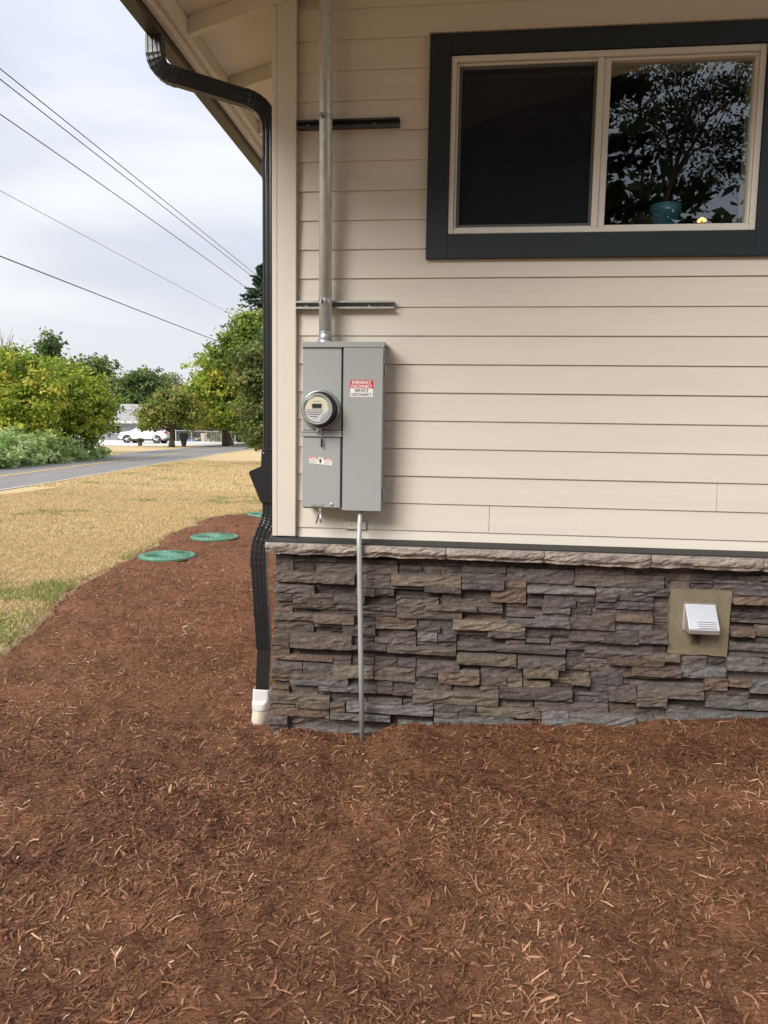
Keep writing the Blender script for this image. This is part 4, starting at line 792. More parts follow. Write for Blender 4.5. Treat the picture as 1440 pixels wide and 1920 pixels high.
for i in range(22):
    a = random.uniform(0, 6.28); l = random.uniform(.25, .6); p0 = Vector((2.2, .62, 2.35)); pts = [p0 + Vector((math.cos(a)*l*t*.55, math.sin(a)*l*t*.4, 1.1*l*t - .8*l*t*t)) for t in np.linspace(0, 1, 7)]
    tube(bm, pts, [.006*(1-.8*t) for t in np.linspace(0, 1, 7)], 4, False)
tube(bm, [(2.2, .62, 1.52), (2.2, .62, 2.36)], .02, 8)
bm_put('stems', bm, M('indoor_leaf', (.10, .16, .05), .5), fern)

# ================================================================== septic lids in the mulch
def lid(cx, cy, cz, lab, rot):
    t = thing('septic_lid', lab, 'septic lid', (cx, cy, cz - .05), 'green septic tank lids in the mulch bed')
    bm = bmesh.new(); lathe(bm, (cx, cy, cz - .09), (0, 0, 1), [(0, .318), (.075, .318), (.078, .312), (.078, .30)], 56); bm_put('riser_ring', bm, m_lid, t, True)
    bm = bmesh.new(); lathe(bm, (cx, cy, cz), (0, 0, 1), [(-.012, .322), (-.012, .338), (.008, .338), (.018, .330), (.020, .315), (.013, .308), (.014, .285), (.022, .280), (.026, .20), (.029, .1), (.030, 0)], 56); d = bm_put('cover', bm, m_lid, t)
    bm = bmesh.new()
    for k in range(24):
        a = rot + k*math.pi/12; ca, sa = math.cos(a), math.sin(a); r0, r1 = .12, .272
        V = [(cx + ca*r + sa*w, cy + sa*r - ca*w, cz + .0275 + h) for r, w, h in ((r0, -.004, 0), (r0, .004, 0), (r1, .006, -.002), (r1, -.006, -.002))]
        T = [(v[0], v[1], v[2] + .006) for v in V]
        vs = [bm.verts.new(v) for v in V] + [bm.verts.new(v) for v in T]
        for q in ((4,5,6,7), (0,1,5,4), (1,2,6,5), (2,3,7,6), (3,0,4,7)): bm.faces.new([vs[i] for i in q])
    bmesh.ops.recalc_face_normals(bm, faces=bm.faces[:]); bm_put('ribs', bm, m_lid, d)
    for k in range(6):
        a = rot + .2 + k*math.pi/3; bm = bmesh.new(); lathe(bm, (cx + .295*math.cos(a), cy + .295*math.sin(a), cz + .014), (0, 0, 1), [(0, .012), (.008, .010), (.008, 0)], 10); bm_put('bolt', bm, m_strut, t)
lid(-2.52, 4.43, .045, 'nearest and largest looking of the three round green lids', .1)
lid(-2.50, 6.07, .045, 'middle one of the three round green lids in the mulch', .5)
lid(-2.56, 8.97, .045, 'farthest round green lid, half hidden behind the black downspout', .9)

# ================================================================== trees and plants
def leaves_mesh(P, Nrm, size, cols, shape=1.7):
    n = len(P); Nrm = Nrm / np.linalg.norm(Nrm, axis=1)[:, None]
    t = rng.normal(0, 1, (n, 3)); u = np.cross(Nrm, t); u /= np.linalg.norm(u, axis=1)[:, None]; v = np.cross(Nrm, u); s = (size * rng.uniform(.6, 1.35, n))[:, None] * .5
    V = np.empty((n, 4, 3)); V[:, 0] = P - u*s*shape; V[:, 1] = P + v*s; V[:, 2] = P + u*s*shape; V[:, 3] = P - v*s + Nrm*s*.3
    return np_mesh('crown', V.reshape(-1, 3), np.arange(4*n).reshape(-1, 4), np.repeat(cols, 4, 0))
def crown_pts(blobs, nclump, nleaf, spread, seed, shell=.5):
    g = np.random.default_rng(seed); B = np.array(blobs, float); vol = B[:, 3]*B[:, 4]*B[:, 5]; pr = vol**.75 / (vol**.75).sum()
    idx = g.choice(len(B), nclump, p=pr); d = g.normal(0, 1, (nclump, 3)); d /= np.linalg.norm(d, axis=1)[:, None]; rr = (shell + (1-shell) * g.uniform(0, 1, nclump) ** .6)[:, None] * (1 + .24 * g.normal(0, 1, (nclump, 1)))
    Cc = B[idx, :3] + d * rr * B[idx, 3:6]
    m_ = nclump * nleaf; ci = np.repeat(np.arange(nclump), nleaf); sp = spread * g.uniform(.6, 1.3, nclump)[ci][:, None]
    P = Cc[ci] + g.normal(0, 1, (m_, 3)) * sp * np.array([1, 1, .62]); Nn = d[ci] * .6 + g.normal(0, .75, (m_, 3)) + np.array([0, 0, .55])
    return P, Nn, ci, idx, g, Cc
def tree(name, lab, base, blobs, pal_, trunk_r, nclump=260, nleaf=32, spread=.26, leaf=.13, seed=0, group='trees across the road', limbs=True, trunk_top=None, bark=None):
    bx, by = base; bz = float(terr(bx, by)); t = thing(name, lab, 'tree' if 'shrub' not in name else 'shrub', (bx, by, bz), group)
    B = np.array(blobs); g0 = random.Random(seed)
    cen = B[:, :3].mean(0); tz = trunk_top or cen[2]; bm = bmesh.new()
    pts = [Vector((bx, by, bz - .1))]
    for k in range(1, 6): f = k/5; pts.append(Vector((bx + (cen[0]-bx)*f + g0.uniform(-.08, .08), by + (cen[1]-by)*f + g0.uniform(-.08, .08), bz + (tz-bz)*f)))
    tube(bm, pts, [trunk_r*(1.35 if i == 0 else 1 - .13*i) for i in range(6)], 9)
    if limbs:
        for b in blobs:
            s = pts[g0.randint(2, 4)]; e_ = Vector(b[:3]); mid = s.lerp(e_, .5) + Vector((g0.uniform(-.2, .2), g0.uniform(-.2, .2), .15*(e_-s).length)); tube(bm, [s, s.lerp(mid, .6), mid, e_], [trunk_r*.45, trunk_r*.36, trunk_r*.27, trunk_r*.10], 6)
            for q in range(4):
                d = Vector((g0.uniform(-1, 1), g0.uniform(-1, 1), g0.uniform(-.2, 1))); e2 = e_ + Vector((d.x*b[3], d.y*b[4], d.z*b[5]))*.85; tube(bm, [mid.lerp(e_, .5), mid.lerp(e2, .65), e2], [trunk_r*.2, trunk_r*.12, trunk_r*.04], 5)
    bm_put('trunk', bm, bark or m_bark, t, True)
    P, Nn, ci, idx, g, Cc = crown_pts(blobs, nclump, nleaf, spread, seed)
    pal_ = np.array(pal_); w = np.clip(g.normal(.5, .32, nclump)[ci] + g.normal(0, .13, len(ci)), 0, .999) * (len(pal_) - 1); i0 = w.astype(int); fr_ = (w - i0)[:, None]; c = pal_[i0]*(1-fr_) + pal_[i0+1]*fr_
    c = c * g.uniform(.75, 1.25, (len(c), 1))
    put('crown', leaves_mesh(P, Nn, leaf, c), m_leaf, t); return t
YG = [(.13, .21, .03), (.26, .36, .045), (.40, .46, .06), (.50, .44, .08)]
DG = [(.055, .10, .035), (.10, .165, .05), (.16, .23, .065), (.24, .27, .09)]
MG = [(.09, .155, .035), (.17, .26, .05), (.26, .35, .065), (.36, .37, .10)]
OL = [(.10, .12, .05), (.17, .185, .07), (.24, .24, .095), (.33, .26, .12)]
# left group behind the weeds
tree('maple_tree', 'bright yellow green maple at the left edge behind the weeds', (-19.6, 26.4), [(-18.9, 25.6, 2.6, 1.7, 1.7, 1.3), (-19.8, 26.2, 3.5, 1.5, 1.5, 1.1), (-17.4, 25.5, 2.5, 1.5, 1.4, 1.2), (-18.3, 26.2, 3.7, 1.3, 1.3, .9), (-19.5, 26, 1.2, 1.6, 1.5, .9), (-17.6, 25.3, 1.3, 1.4, 1.3, .9), (-17.3, 25.8, 3.9, .9, .9, .6), (-19.0, 26.0, 4.55, .5, .5, .35), (-17.9, 25.9, 4.45, .4, .4, .45), (-16.6, 25.7, 3.4, .5, .5, .3), (-20.4, 26.2, 4.3, .5, .5, .4)], YG, .14, 420, 40, .23, .105, 1)
tree('maple_tree', 'yellow green maple reaching over to the far white garage', (-18.5, 29.3), [(-17.35, 28.8, 2.7, 1.44, 1.5, 1.15), (-18.35, 28.9, 3.4, 1.17, 1.3, 0.9), (-16.45, 29.2, 2.0, 1.03, 1.2, 0.85), (-17.55, 28.8, 1.3, 1.35, 1.4, 0.85), (-16.75, 29.0, 3.3, 0.81, 0.9, 0.7), (-16.05, 29.4, 2.7, 0.63, 0.7, 0.45), (-18.05, 29, 4.2, 0.72, 0.8, 0.55)], YG, .13, 400, 40, .22, .105, 2)
tree('tall_tree', 'tall dark green slim tree rising behind the left maples', (-22.6, 35.4), [(-22.3, 34.9, 3.2, 1.2, 1.2, 1.5), (-22.2, 34.9, 4.9, .8, .8, .95), (-22.0, 34.9, 6.1, .5, .5, .6)], DG, .16, 190, 30, .26, .15, 3)
tree('tall_tree', 'dark tree half cut by the left picture edge behind the maple', (-24.3, 34.0), [(-24.0, 33.6, 3.6, 1.2, 1.2, 1.7), (-23.8, 33.7, 5.0, .7, .7, .8)], DG, .16, 150, 30, .28, .15, 4)
tree('tall_tree', 'dark green tree showing between the two yellow green maples', (-21.2, 36.6), [(-20.5, 35.8, 3.3, 1.1, 1.1, 1.5), (-20.2, 35.8, 4.7, .95, .95, .8)], DG, .16, 150, 30, .3, .15, 41)
bt = thing('bare_tree', 'leafless twiggy treetop at the left picture edge', 'tree', (-24.2, 33.9, 0)); bm = bmesh.new(); random.seed(6)
tube(bm, [(-24.2, 33.9, -.1), (-24.15, 33.8, 3), (-24.05, 33.6, 5.2)], [.1, .07, .04], 7)
for i in range(9):
    a = Vector((-24.05, 33.6, 4.6 + .1*i)); e_ = a + Vector((random.uniform(-.35, .75), random.uniform(-.5, .5), random.uniform(.9, 1.9))); mdl = a.lerp(e_, .5) + Vector((.12, 0, -.05)); tube(bm, [a, mdl, e_], [.026, .018, .008], 5); tube(bm, [mdl, mdl + Vector((random.uniform(-.3, .4), .1, .6))], [.014, .006], 4)
bm_put('trunk', bm, M('grey_bark', (.22, .20, .18), .9), bt)
# pale green weeds along the road
WG = [(.19, .28, .08), (.32, .44, .14), (.46, .58, .24), (.60, .68, .38)]
def weeds(lab, blobs, seed, n):
    B = np.array(blobs); t = thing('weed_clump', lab, 'weeds', (B[:, 0].mean(), B[:, 1].mean(), 0), 'weeds along the far side of the road')
    bm = bmesh.new(); g0 = random.Random(seed)
    for b in blobs:
        for i in range(14):
            x, y = b[0] + g0.uniform(-.6, .6)*b[3], b[1] + g0.uniform(-.6, .6)*b[4]; tube(bm, [(x, y, -.02), (x + g0.uniform(-.1, .1), y + g0.uniform(-.1, .1), b[2] + b[5]*g0.uniform(.3, .95))], [.012, .004], 4)
    bm_put('stems', bm, M('weed_stem', (.16, .19, .07), .8), t)
    P, Nn, ci, idx, g, Cc = crown_pts(blobs, n, 34, .13, seed, .45); k = P[:, 2] > .02; P, Nn, ci = P[k], Nn[k], ci[k]; pl = np.array(WG)
    w = np.clip(g.normal(.52, .25, n)[ci] + g.normal(0, .15, len(ci)), 0, .999)*3; i0 = w.astype(int); f = (w-i0)[:, None]; c = pl[i0]*(1-f) + pl[i0+1]*f
    put('foliage', leaves_mesh(P, Nn, .075, c, 2.4), m_leaf, t)
weeds('pale green weeds at the left edge beside the road', [(-16.4, 17.8, .45, 1.0, 1.2, .65), (-16.1, 19.6, .45, .9, 1.1, .65), (-15.95, 21.0, .5, .85, 1.0, .6), (-17.2, 20, .7, 1.2, 1.5, .8), (-17.0, 22, .6, 1.2, 1.2, .75)], 31, 360)
weeds('dense pale green weeds in front of the second maple', [(-16.2, 22.8, .45, .85, 1.0, .7), (-16.5, 24.6, .5, .9, 1.1, .75), (-17.3, 24, .6, 1.1, 1.2, .85), (-16.7, 26.2, .5, .9, 1.0, .7)], 32, 330)
weeds('low weeds tapering off beside the dry verge grass', [(-17.1, 28.0, .4, .9, 1.2, .6), (-17.4, 29.8, .3, .7, 1.0, .42), (-17.7, 31.4, .2, .5, .9, .33)], 33, 180)
# centre tree in front of the car, background and right hand trees
tree('small_tree', 'small round crowned tree with a bare trunk beside the white car', (-21.9, 51.3), [(-22.0, 50.8, 2.9, 1.5, 1.5, 1.15), (-23.0, 50.4, 2.6, 1.1, 1.2, .9), (-20.6, 51.2, 2.8, 1.1, 1.2, 1.0), (-21.6, 50.8, 3.9, 1.2, 1.2, .75), (-23.4, 50.2, 1.9, .7, .8, .6), (-20.4, 51.4, 3.5, .8, .8, .6)], [(.10, .14, .035), (.18, .24, .05), (.28, .31, .07), (.36, .32, .10)], .22, 330, 32, .24, .14, 5)
tree('tall_tree', 'brownish rounded treetop far behind the chimney', (-52, 96), [(-50.2, 94, 7.2, 3.4, 3, 2.6), (-46.5, 94, 5.6, 3.5, 3, 2.4), (-52, 94, 5, 3.5, 3, 2.4)], OL, .35, 260, 34, .55, .32, 6)
tree('tall_tree', 'dark umbrella shaped tree in the middle distance beyond the roof', (-43.3, 92), [(-42.4, 91.5, 8.5, 1.9, 1.8, 1.1), (-41.0, 91.5, 7.3, 1.6, 1.5, .9), (-44.5, 91.5, 7.0, 1.7, 1.5, 1.2), (-43.2, 91.4, 5.0, 3.3, 2, 2.0), (-39.2, 92, 5.3, 2.6, 2, 1.8), (-46.8, 91, 5.6, 2.4, 2, 2.0)], DG, .35, 300, 34, .42, .28, 7)
tree('tall_tree', 'pale feathery tree in the gap beyond the roofline', (-45.5, 108), [(-45, 107, 8.2, 1.6, 1.6, 1.8), (-44.5, 107, 6.2, 2.8, 2.5, 2.0), (-41.5, 107, 5.6, 2.4, 2, 1.9)], [(.15, .18, .08), (.23, .26, .12), (.30, .32, .16), (.36, .36, .20)], .3, 190, 30, .5, .3, 8)
tree('broad_tree', 'broad bright yellow green tree left of the tall conifer', (-19.4, 57.0), [(-19.9, 56.2, 6.2, 1.9, 1.9, 1.7), (-20.8, 55.9, 4.5, 1.7, 1.7, 1.5), (-18.4, 56.2, 4.6, 2.0, 1.9, 1.8), (-18.3, 56, 6.7, 1.5, 1.5, 1.3), (-21.6, 55.8, 3.0, 1.2, 1.4, 1.2), (-19.6, 55.8, 2.7, 1.6, 1.5, 1.1), (-17.6, 55.8, 2.8, 1.5, 1.5, 1.1)], YG, .3, 480, 34, .34, .19, 9)
tree('tall_tree', 'green tree with a dense top below the conifer', (-14.2, 49.4), [(-14.9, 48.7, 9.0, 1.2, 1.3, .95), (-13.6, 49.0, 8.6, 1.5, 1.4, 1.2), (-15.7, 48.5, 7.9, 1.1, 1.1, .8), (-14.5, 48.8, 6.8, 1.9, 1.8, 1.3), (-16.6, 48.2, 6.6, .9, .9, .6), (-17.2, 48.0, 7.1, .45, .5, .5)], MG, .3, 380, 34, .30, .17, 10)
tree('tall_tree', 'tree with reddish turning leaves low behind the small round tree', (-20.6, 62), [(-22.3, 61, 4.2, 1.3, 1.3, 1.1), (-21.8, 61, 2.6, 1.6, 1.4, 1.1), (-20, 61, 2.6, 1.7, 1.4, 1.1)], [(.10, .09, .03), (.17, .13, .04), (.24, .16, .06), (.30, .16, .08)], .25, 170, 32, .32, .18, 11)
tree('near_tree', 'dark leafy tree with drooping branches next to the black downspout', (-6.6, 30.0), [(-7.7, 29.2, 5.0, 1.2, 1.2, .9), (-8.7, 28.8, 3.9, .85, .95, .75), (-8.3, 28.8, 2.6, 1.0, 1.1, .9), (-7.4, 29.2, 3.5, 1.3, 1.3, 1.3), (-8.4, 28.6, 1.35, .65, .8, .6), (-7.5, 29.0, 1.7, 1.0, 1.0, .8), (-9.1, 28.6, 4.85, .5, .5, .3)], [(.05, .085, .024), (.10, .15, .04), (.16, .21, .055), (.29, .25, .09)], .2, 420, 36, .21, .105, 12)
# conifer
def conifer(lab, x, y, H, r0, seed, zstart=.12, pal_=((.025, .05, .026), (.05, .085, .04), (.085, .125, .06)), name='conifer_tree', nb=230, dens=30, grp='trees across the road', leaf=.16, rough_=.25):
    z0 = float(terr(x, y)); t = thing(name, lab, 'tree', (x, y, z0), grp); g = np.random.default_rng(seed); bm = bmesh.new(); tube(bm, [(x, y, z0-.1), (x, y, z0 + H*.5), (x, y, z0 + H)], [H*.016, H*.009, .02], 8)
    P = []; Nn = []; C_ = []; pl = np.array(pal_)
    for i in range(nb):
        f = zstart + (1 - zstart) * (i + g.uniform(0, 1)) / nb; a = g.uniform(0, 6.283); Lb = r0 * (1 - f)**.8 * g.uniform(.6, 1.18) + .15; s = np.array([x, y, z0 + f*H]); d = np.array([math.cos(a), math.sin(a), -.18 + .35*f])
        e_ = s + d*Lb; tube(bm, [s, s + d*Lb*.5 + [0, 0, -.06*Lb], e_], [.05*(1.1-f), .03*(1.1-f), .008], 4, False)
        k = int(dens * (.4 + Lb / r0)); tt = g.uniform(.15, 1.05, k); wv = np.array([-math.sin(a), math.cos(a), 0]); off = g.normal(0, 1, k) * .17 * Lb * (1.15 - tt)
        p = s + d*Lb*tt[:, None] + wv*off[:, None] + np.stack([g.normal(0, .05, k), g.normal(0, .05, k), -np.abs(g.normal(0, .10, k))*Lb*rough_*2], -1); P.append(p); Nn.append(g.normal(0, .5, (k, 3)) + [0, 0, 1.]); w = np.clip(g.normal(.45, .25) + g.normal(0, .15, k), 0, .99)*2; i0 = w.astype(int); fr_ = (w-i0)[:, None]; C_.append(pl[i0]*(1-fr_) + pl[i0+1]*fr_)
    bm_put('trunk', bm, m_bark, t); P = np.concatenate(P); put('crown', leaves_mesh(P, np.concatenate(Nn), leaf, np.concatenate(C_), 2.3), m_leaf, t); return t
conifer('tall dark conifer rising behind the trees next to the downspout', -19.4, 68.2, 17.6, 7.4, 51, nb=330, dens=44, leaf=.22)
# the trees behind the photographer: seen only as the dark reflection in the window panes
conifer('big conifer reflected in the right window pane', 3.0, -15.5, 15.5, 4.2, 61, nb=260, dens=150, grp='trees reflected in the window', leaf=.12, zstart=.10, pal_=((.010, .02, .010), (.02, .034, .016), (.034, .05, .024)))
conifer('conifer reflected dimly in the left window pane', .2, -18.5, 17, 4.4, 62, nb=260, dens=130, grp='trees reflected in the window', leaf=.13, zstart=.08, pal_=((.010, .02, .010), (.02, .034, .016), (.034, .05, .024)))
tree('leafy_tree', 'sparse leafy tree with sky gaps reflected in the right window pane', (4.4, -15.6), [(5.6, -15.2, 9.1, 1.3, 1.2, 1.3), (7.0, -15.2, 8.7, 1.4, 1.2, 1.2), (6.3, -15.0, 10.4, 1.3, 1.2, .9), (5.0, -15.2, 10.6, .9, 1.0, .9), (7.9, -15.2, 10.0, .9, 1.0, 1.2)], [(.012, .022, .009), (.022, .036, .013), (.035, .05, .018)], .14, 120, 95, .24, .06, 63, 'trees reflected in the window')
P, Nn, ci, idx, g, Cc = crown_pts([(-8 + 2.6*i, -17.5 + 1.2*math.sin(i*2.2), 4.4 + .7*math.sin(i*1.7), 2.2, 1.4, 4.6 + .7*math.sin(i*3.1)) for i in range(10)], 1100, 50, .5, 89)
k_ = P[:, 2] > .05; tl = put('tree_line', leaves_mesh(P[k_], Nn[k_], .24, .4 * np.array(DG)[g.integers(0, 4, len(P))][k_]), m_leaf); tag(tl, 'dark leafy tree line reflected low in the window panes', 'trees', kind='stuff')  # made wider and taller than the reflection needs, to keep low sky off the wall

# ================================================================== far yard
m_carw = M('white_car_paint', (.80, .80, .78), .25, .02, 3, coat=.6); m_carg = M('car_glass', (.02, .025, .03), .08, spec=.8); m_clad = M('car_cladding', (.05, .05, .052), .55); m_tyre = M('tyre', (.025, .025, .026), .8); m_rim = M('alloy_rim', (.55, .55, .55), .3, metal=.6); m_tail = M('tail_light', (.35, .01, .015), .25)
CARX, CARY, CARZ, CARA = -29.3, 62.9, .132, R(183)
car = thing('parked_car', 'white crossover car parked on the driveway across the road', 'car', (CARX, CARY, CARZ))
def cw(p): ca, sa = math.cos(CARA), math.sin(CARA); return (CARX + p[0]*ca - p[1]*sa, CARY + p[0]*sa + p[1]*ca, CARZ + p[2])
def car_part(nm, bm, mt, parent=None, smooth=False):
    for v in bm.verts: v.co = cw(v.co)
    bmesh.ops.recalc_face_normals(bm, faces=bm.faces[:]); return bm_put(nm, bm, mt, parent or car, smooth)
# body: stations along x (front +2.37): (x, belt z, half width), sill at .32; greenhouse lofted apart
bm = bmesh.new(); ST = [(2.38, .42, .62, .70), (2.30, .36, .86, .84), (2.05, .33, .97, .91), (1.6, .32, 1.04, .94), (1.05, .32, 1.11, .955), (.5, .32, 1.12, .96), (-.4, .32, 1.14, .96), (-1.2, .32, 1.17, .955), (-1.75, .34, 1.20, .94), (-2.15, .38, 1.18, .91), (-2.34, .44, 1.02, .84), (-2.38, .52, .80, .78)]
rings = []
for x, zb, zt, hw in ST:
    sec = [(hw*.90, zb), (hw, zb+.12), (hw*1.0, (zb+zt)/2), (hw*.97, zt-.10), (hw*.90, zt), (hw*.5, zt+.025), (0, zt+.03)]
    sec = sec + [(-a, b) for a, b in sec[-2::-1]]; rings.append([bm.verts.new((x, a, b)) for a, b in sec])
for a, b in zip(rings, rings[1:]):
    for j in range(len(a)-1): bm.faces.new((a[j], a[j+1], b[j+1], b[j]))
    bm.faces.new((a[-1], a[0], b[0], b[-1]))
bm.faces.new(rings[0]); bm.faces.new(rings[-1][::-1]); body = car_part('body', bm, m_carw, smooth=True)
# roof and pillars
bm = bmesh.new(); RS = [(1.08, 1.10, .80), (.30, 1.56, .68), (-.1, 1.67, .66), (-.8, 1.70, .655), (-1.5, 1.66, .65), (-2.02, 1.56, .63), (-2.12, 1.50, .62)]
rr = []
for x, z, hw in RS:
    rr.append([bm.verts.new((x, s*hw, z)) for s in (-1, -.5, 0, .5, 1)])
for a, b in zip(rr[1:], rr[2:]):
    for j in range(4): bm.faces.new((a[j], a[j+1], b[j+1], b[j]))
bmesh.ops.solidify(bm, geom=bm.faces[:], thickness=.05); car_part('roof_panel', bm, m_carw, body, True)
def pillar(nm, p, q, w, mt):
    for s in (-1, 1): bm = bmesh.new(); tube(bm, [(p[0], s*p[1], p[2]), (q[0], s*q[1], q[2])], w, 8); car_part(nm, bm, mt, body)
pillar('pillar', (1.08, .84, 1.09), (.28, .69, 1.58), .035, m_carw); pillar('pillar', (-1.45, .88, 1.16), (-1.6, .66, 1.63), .06, m_carw); pillar('pillar', (-2.2, .82, 1.16), (-2.05, .64, 1.54), .06, m_carw); pillar('pillar', (-.35, .90, 1.13), (-.42, .68, 1.67), .03, m_clad)
def glz(nm, pts):
    bm = bmesh.new(); bm.faces.new([bm.verts.new(v) for v in pts]); bmesh.ops.triangulate(bm, faces=bm.faces[:]); car_part(nm, bm, m_carg)
glz('windscreen', [(1.08, -.80, 1.10), (1.08, .80, 1.10), (.30, .67, 1.565), (.30, -.67, 1.565)])
glz('rear_window', [(-2.24, -.74, 1.17), (-2.24, .74, 1.17), (-2.06, .62, 1.51), (-2.06, -.62, 1.51)])
for s in (-1, 1):
    glz('side_window', [(.98, s*.865, 1.12), (-.32, s*.90, 1.14), (-.40, s*.675, 1.65), (.26, s*.68, 1.57)]); glz('side_window', [(-.38, s*.90, 1.14), (-1.42, s*.885, 1.17), (-1.56, s*.66, 1.61), (-.45, s*.675, 1.65)]); glz('side_window', [(-1.52, s*.875, 1.18), (-2.10, s*.82, 1.19), (-1.98, s*.645, 1.53), (-1.66, s*.66, 1.60)])
bm = bmesh.new()
for s in (-1, 1): box(bm, -1.9, 1.9, min(s*.935, s*.955), max(s*.935, s*.955), .26, .40)
box(bm, -2.40, -2.1, -.86, .86, .30, .50); box(bm, 2.1, 2.40, -.78, .78, .28, .42); car_part('lower_cladding', bm, m_clad)
for wx in (1.42, -1.42):
    for s in (-1, 1):
        bm = bmesh.new(); lathe(bm, (wx, s*.72, .36), (0, s, 0), [(0, .20), (0, .34), (.03, .36), (.20, .36), (.235, .34), (.235, .25)], 28); wh = car_part('wheel', bm, m_tyre, smooth=True)
        bm = bmesh.new(); lathe(bm, (wx, s*.94, .36), (0, s, 0), [(-.02, .255), (.01, .25), (.0, .225), (-.04, .2), (-.04, 0)], 24)
        for k in range(5):
            a = k*2*math.pi/5; c, s_ = math.cos(a), math.sin(a); tube(bm, [(wx, s*.945, .36), (wx + c*.235, s*.945, .36 + s_*.235)], .028, 6)
        car_part('rim', bm, m_rim, wh)
        bm = bmesh.new(); tube(bm, [(wx + .42*math.cos(t), s*.945, .36 + .42*math.sin(t)) for t in np.linspace(-.1, math.pi + .1, 14)], .032, 6); lathe(bm, (wx, s*.952, .36), (0, s, 0), [(0, .41), (.001, .0)], 20); car_part('wheel_arch', bm, m_clad)
for s in (-1, 1):
    bm = bmesh.new(); box(bm, 2.06, 2.33, min(s*.66, s*.87), max(s*.66, s*.87), .72, .83, .02); car_part('headlight', bm, m_carg)
    bm = bmesh.new(); box(bm, -2.36, -2.12, min(s*.55, s*.92), max(s*.55, s*.92), .96, 1.10, .02); car_part('tail_light', bm, m_tail)
    bm = bmesh.new(); box(bm, .78, .98, min(s*.93, s*1.10), max(s*.93, s*1.10), 1.08, 1.21, .03, 2); car_part('mirror', bm, m_carw, smooth=True)
    for x in (.1, -.95): bm = bmesh.new(); box(bm, x - .1, x + .1, min(s*.955, s*.975), max(s*.955, s*.975), .93, .96); car_part('door_handle', bm, m_carw)

# far house
FH = thing('far_house', 'low grey and white house with a pale shingle roof behind the car', 'house', (-40, 82, -.15))
HA = R(24); HO = Vector((-44.0, 74.0, -.15))        # local x along the front (rightwards), y away
def hw_(p): ca, sa = math.cos(HA), math.sin(HA); return (HO.x + p[0]*ca - p[1]*sa, HO.y + p[0]*sa + p[1]*ca, HO.z + p[2])
def hp(nm, bm, mt, parent=None):
    for v in bm.verts: v.co = hw_(v.co)
    bmesh.ops.recalc_face_normals(bm, faces=bm.faces[:]); return bm_put(nm, bm, mt, parent or FH)
m_hgrey = M('grey_siding_far', (.30, .32, .36), .8, .08, 3); m_hwhite = M('white_paint_far', (.70, .70, .68), .7); m_hroof = M('pale_shingles', (.33, .325, .315), .9, .22, 2.5, .4, 12); m_hchim = M('chimney_brick', (.48, .42, .36), .9, .2, 6)
bm = bmesh.new(); box(bm, -9, 11, .0, 8, 0, 2.32); hwall = hp('wall', bm, m_hgrey)
bm = bmesh.new(); prism(bm, [(-.75, 2.24), (4, 4.35), (8.75, 2.24), (8.75, 2.38), (4, 4.52), (-.75, 2.38)], -9.6, 11.6, 'x'); hroof = hp('roof', bm, m_hroof)
bm = bmesh.new(); box(bm, -9.6, 11.6, -.79, -.752, 2.2, 2.42); hp('fascia', bm, m_hwhite, hroof)
bm = bmesh.new()
for k in range(1, 9):
    yy = -.75 + k*.52; zz = 2.38 + (yy+.75)*.4505; box(bm, -9.6, 11.6, yy, yy + .03, zz - .02, zz + .035)
hp('shingle_courses', bm, m_hroof, hroof)
bm = bmesh.new(); box(bm, 2.2, 3.9, 3.6, 4.6, 3.4, 5.0); box(bm, 2.1, 4.0, 3.5, 4.7, 5.0, 5.15); box(bm, 2.7, 3.3, 3.9, 4.3, 5.15, 5.5); hp('chimney', bm, m_hchim, hroof)
gd = []
for gx0 in (-6.4, .6):
    bm = bmesh.new(); box(bm, gx0, gx0 + 2.6, -.05, -.003, .0, 2.12); g_ = hp('garage_door', bm, m_hwhite)
    for k in range(4): bm = bmesh.new(); box(bm, gx0 + .05, gx0 + 2.55, -.07, -.052, .04 + k*.52, .52 + k*.52); hp('door_panel', bm, m_hwhite, g_)
bm = bmesh.new(); box(bm, 3.25, 3.45, -.06, -.003, 0, 2.2); hp('corner_trim', bm, m_hwhite)
bm = bmesh.new(); box(bm, 3.7, 4.0, -.05, -.003, 0, 1.0); hp('brick_panel', bm, m_hchim)
for x in (5.0, 8.4):
    bm = bmesh.new(); box(bm, x, x + 1.1, -.05, -.003, .95, 1.98); w_ = hp('window', bm, m_hwhite); bm = bmesh.new(); box(bm, x + .08, x + .52, -.06, -.052, 1.03, 1.9); box(bm, x + .58, x + 1.02, -.06, -.052, 1.03, 1.9); hp('pane', bm, m_carg, w_)
bm = bmesh.new(); c0 = (3.0, 4.1)
tube(bm, [(3.0, 4.1, 5.4), (3.0, 4.1, 7.0)], .035, 6); tube(bm, [(1.9, 4.1, 6.85), (4.6, 4.1, 6.75)], .03, 6)
for k in range(9): x = 2.0 + k*.31; tube(bm, [(x, 3.4 + .02*k, 6.84), (x, 4.8 - .02*k, 6.82)], .018, 5)
tube(bm, [(2.2, 4.1, 6.2), (4.2, 4.1, 6.2)], .02, 5); tube(bm, [(2.3, 4.1, 6.2), (2.2, 4.1, 6.85)], .02, 5)
hp('roof_antenna', bm, m_alu, hroof)
bm = bmesh.new(); tube(bm, [(5.0, 1.6, 3.3), (5.0, 1.6, 4.0), (5.5, 1.6, 4.1)], .04, 6); tube(bm, [(5.0, 1.6, 3.75), (7.4, 1.5, 3.7), (7.4, 1.5, 3.2)], .03, 6); hp('vent_pipe', bm, m_black, hroof)

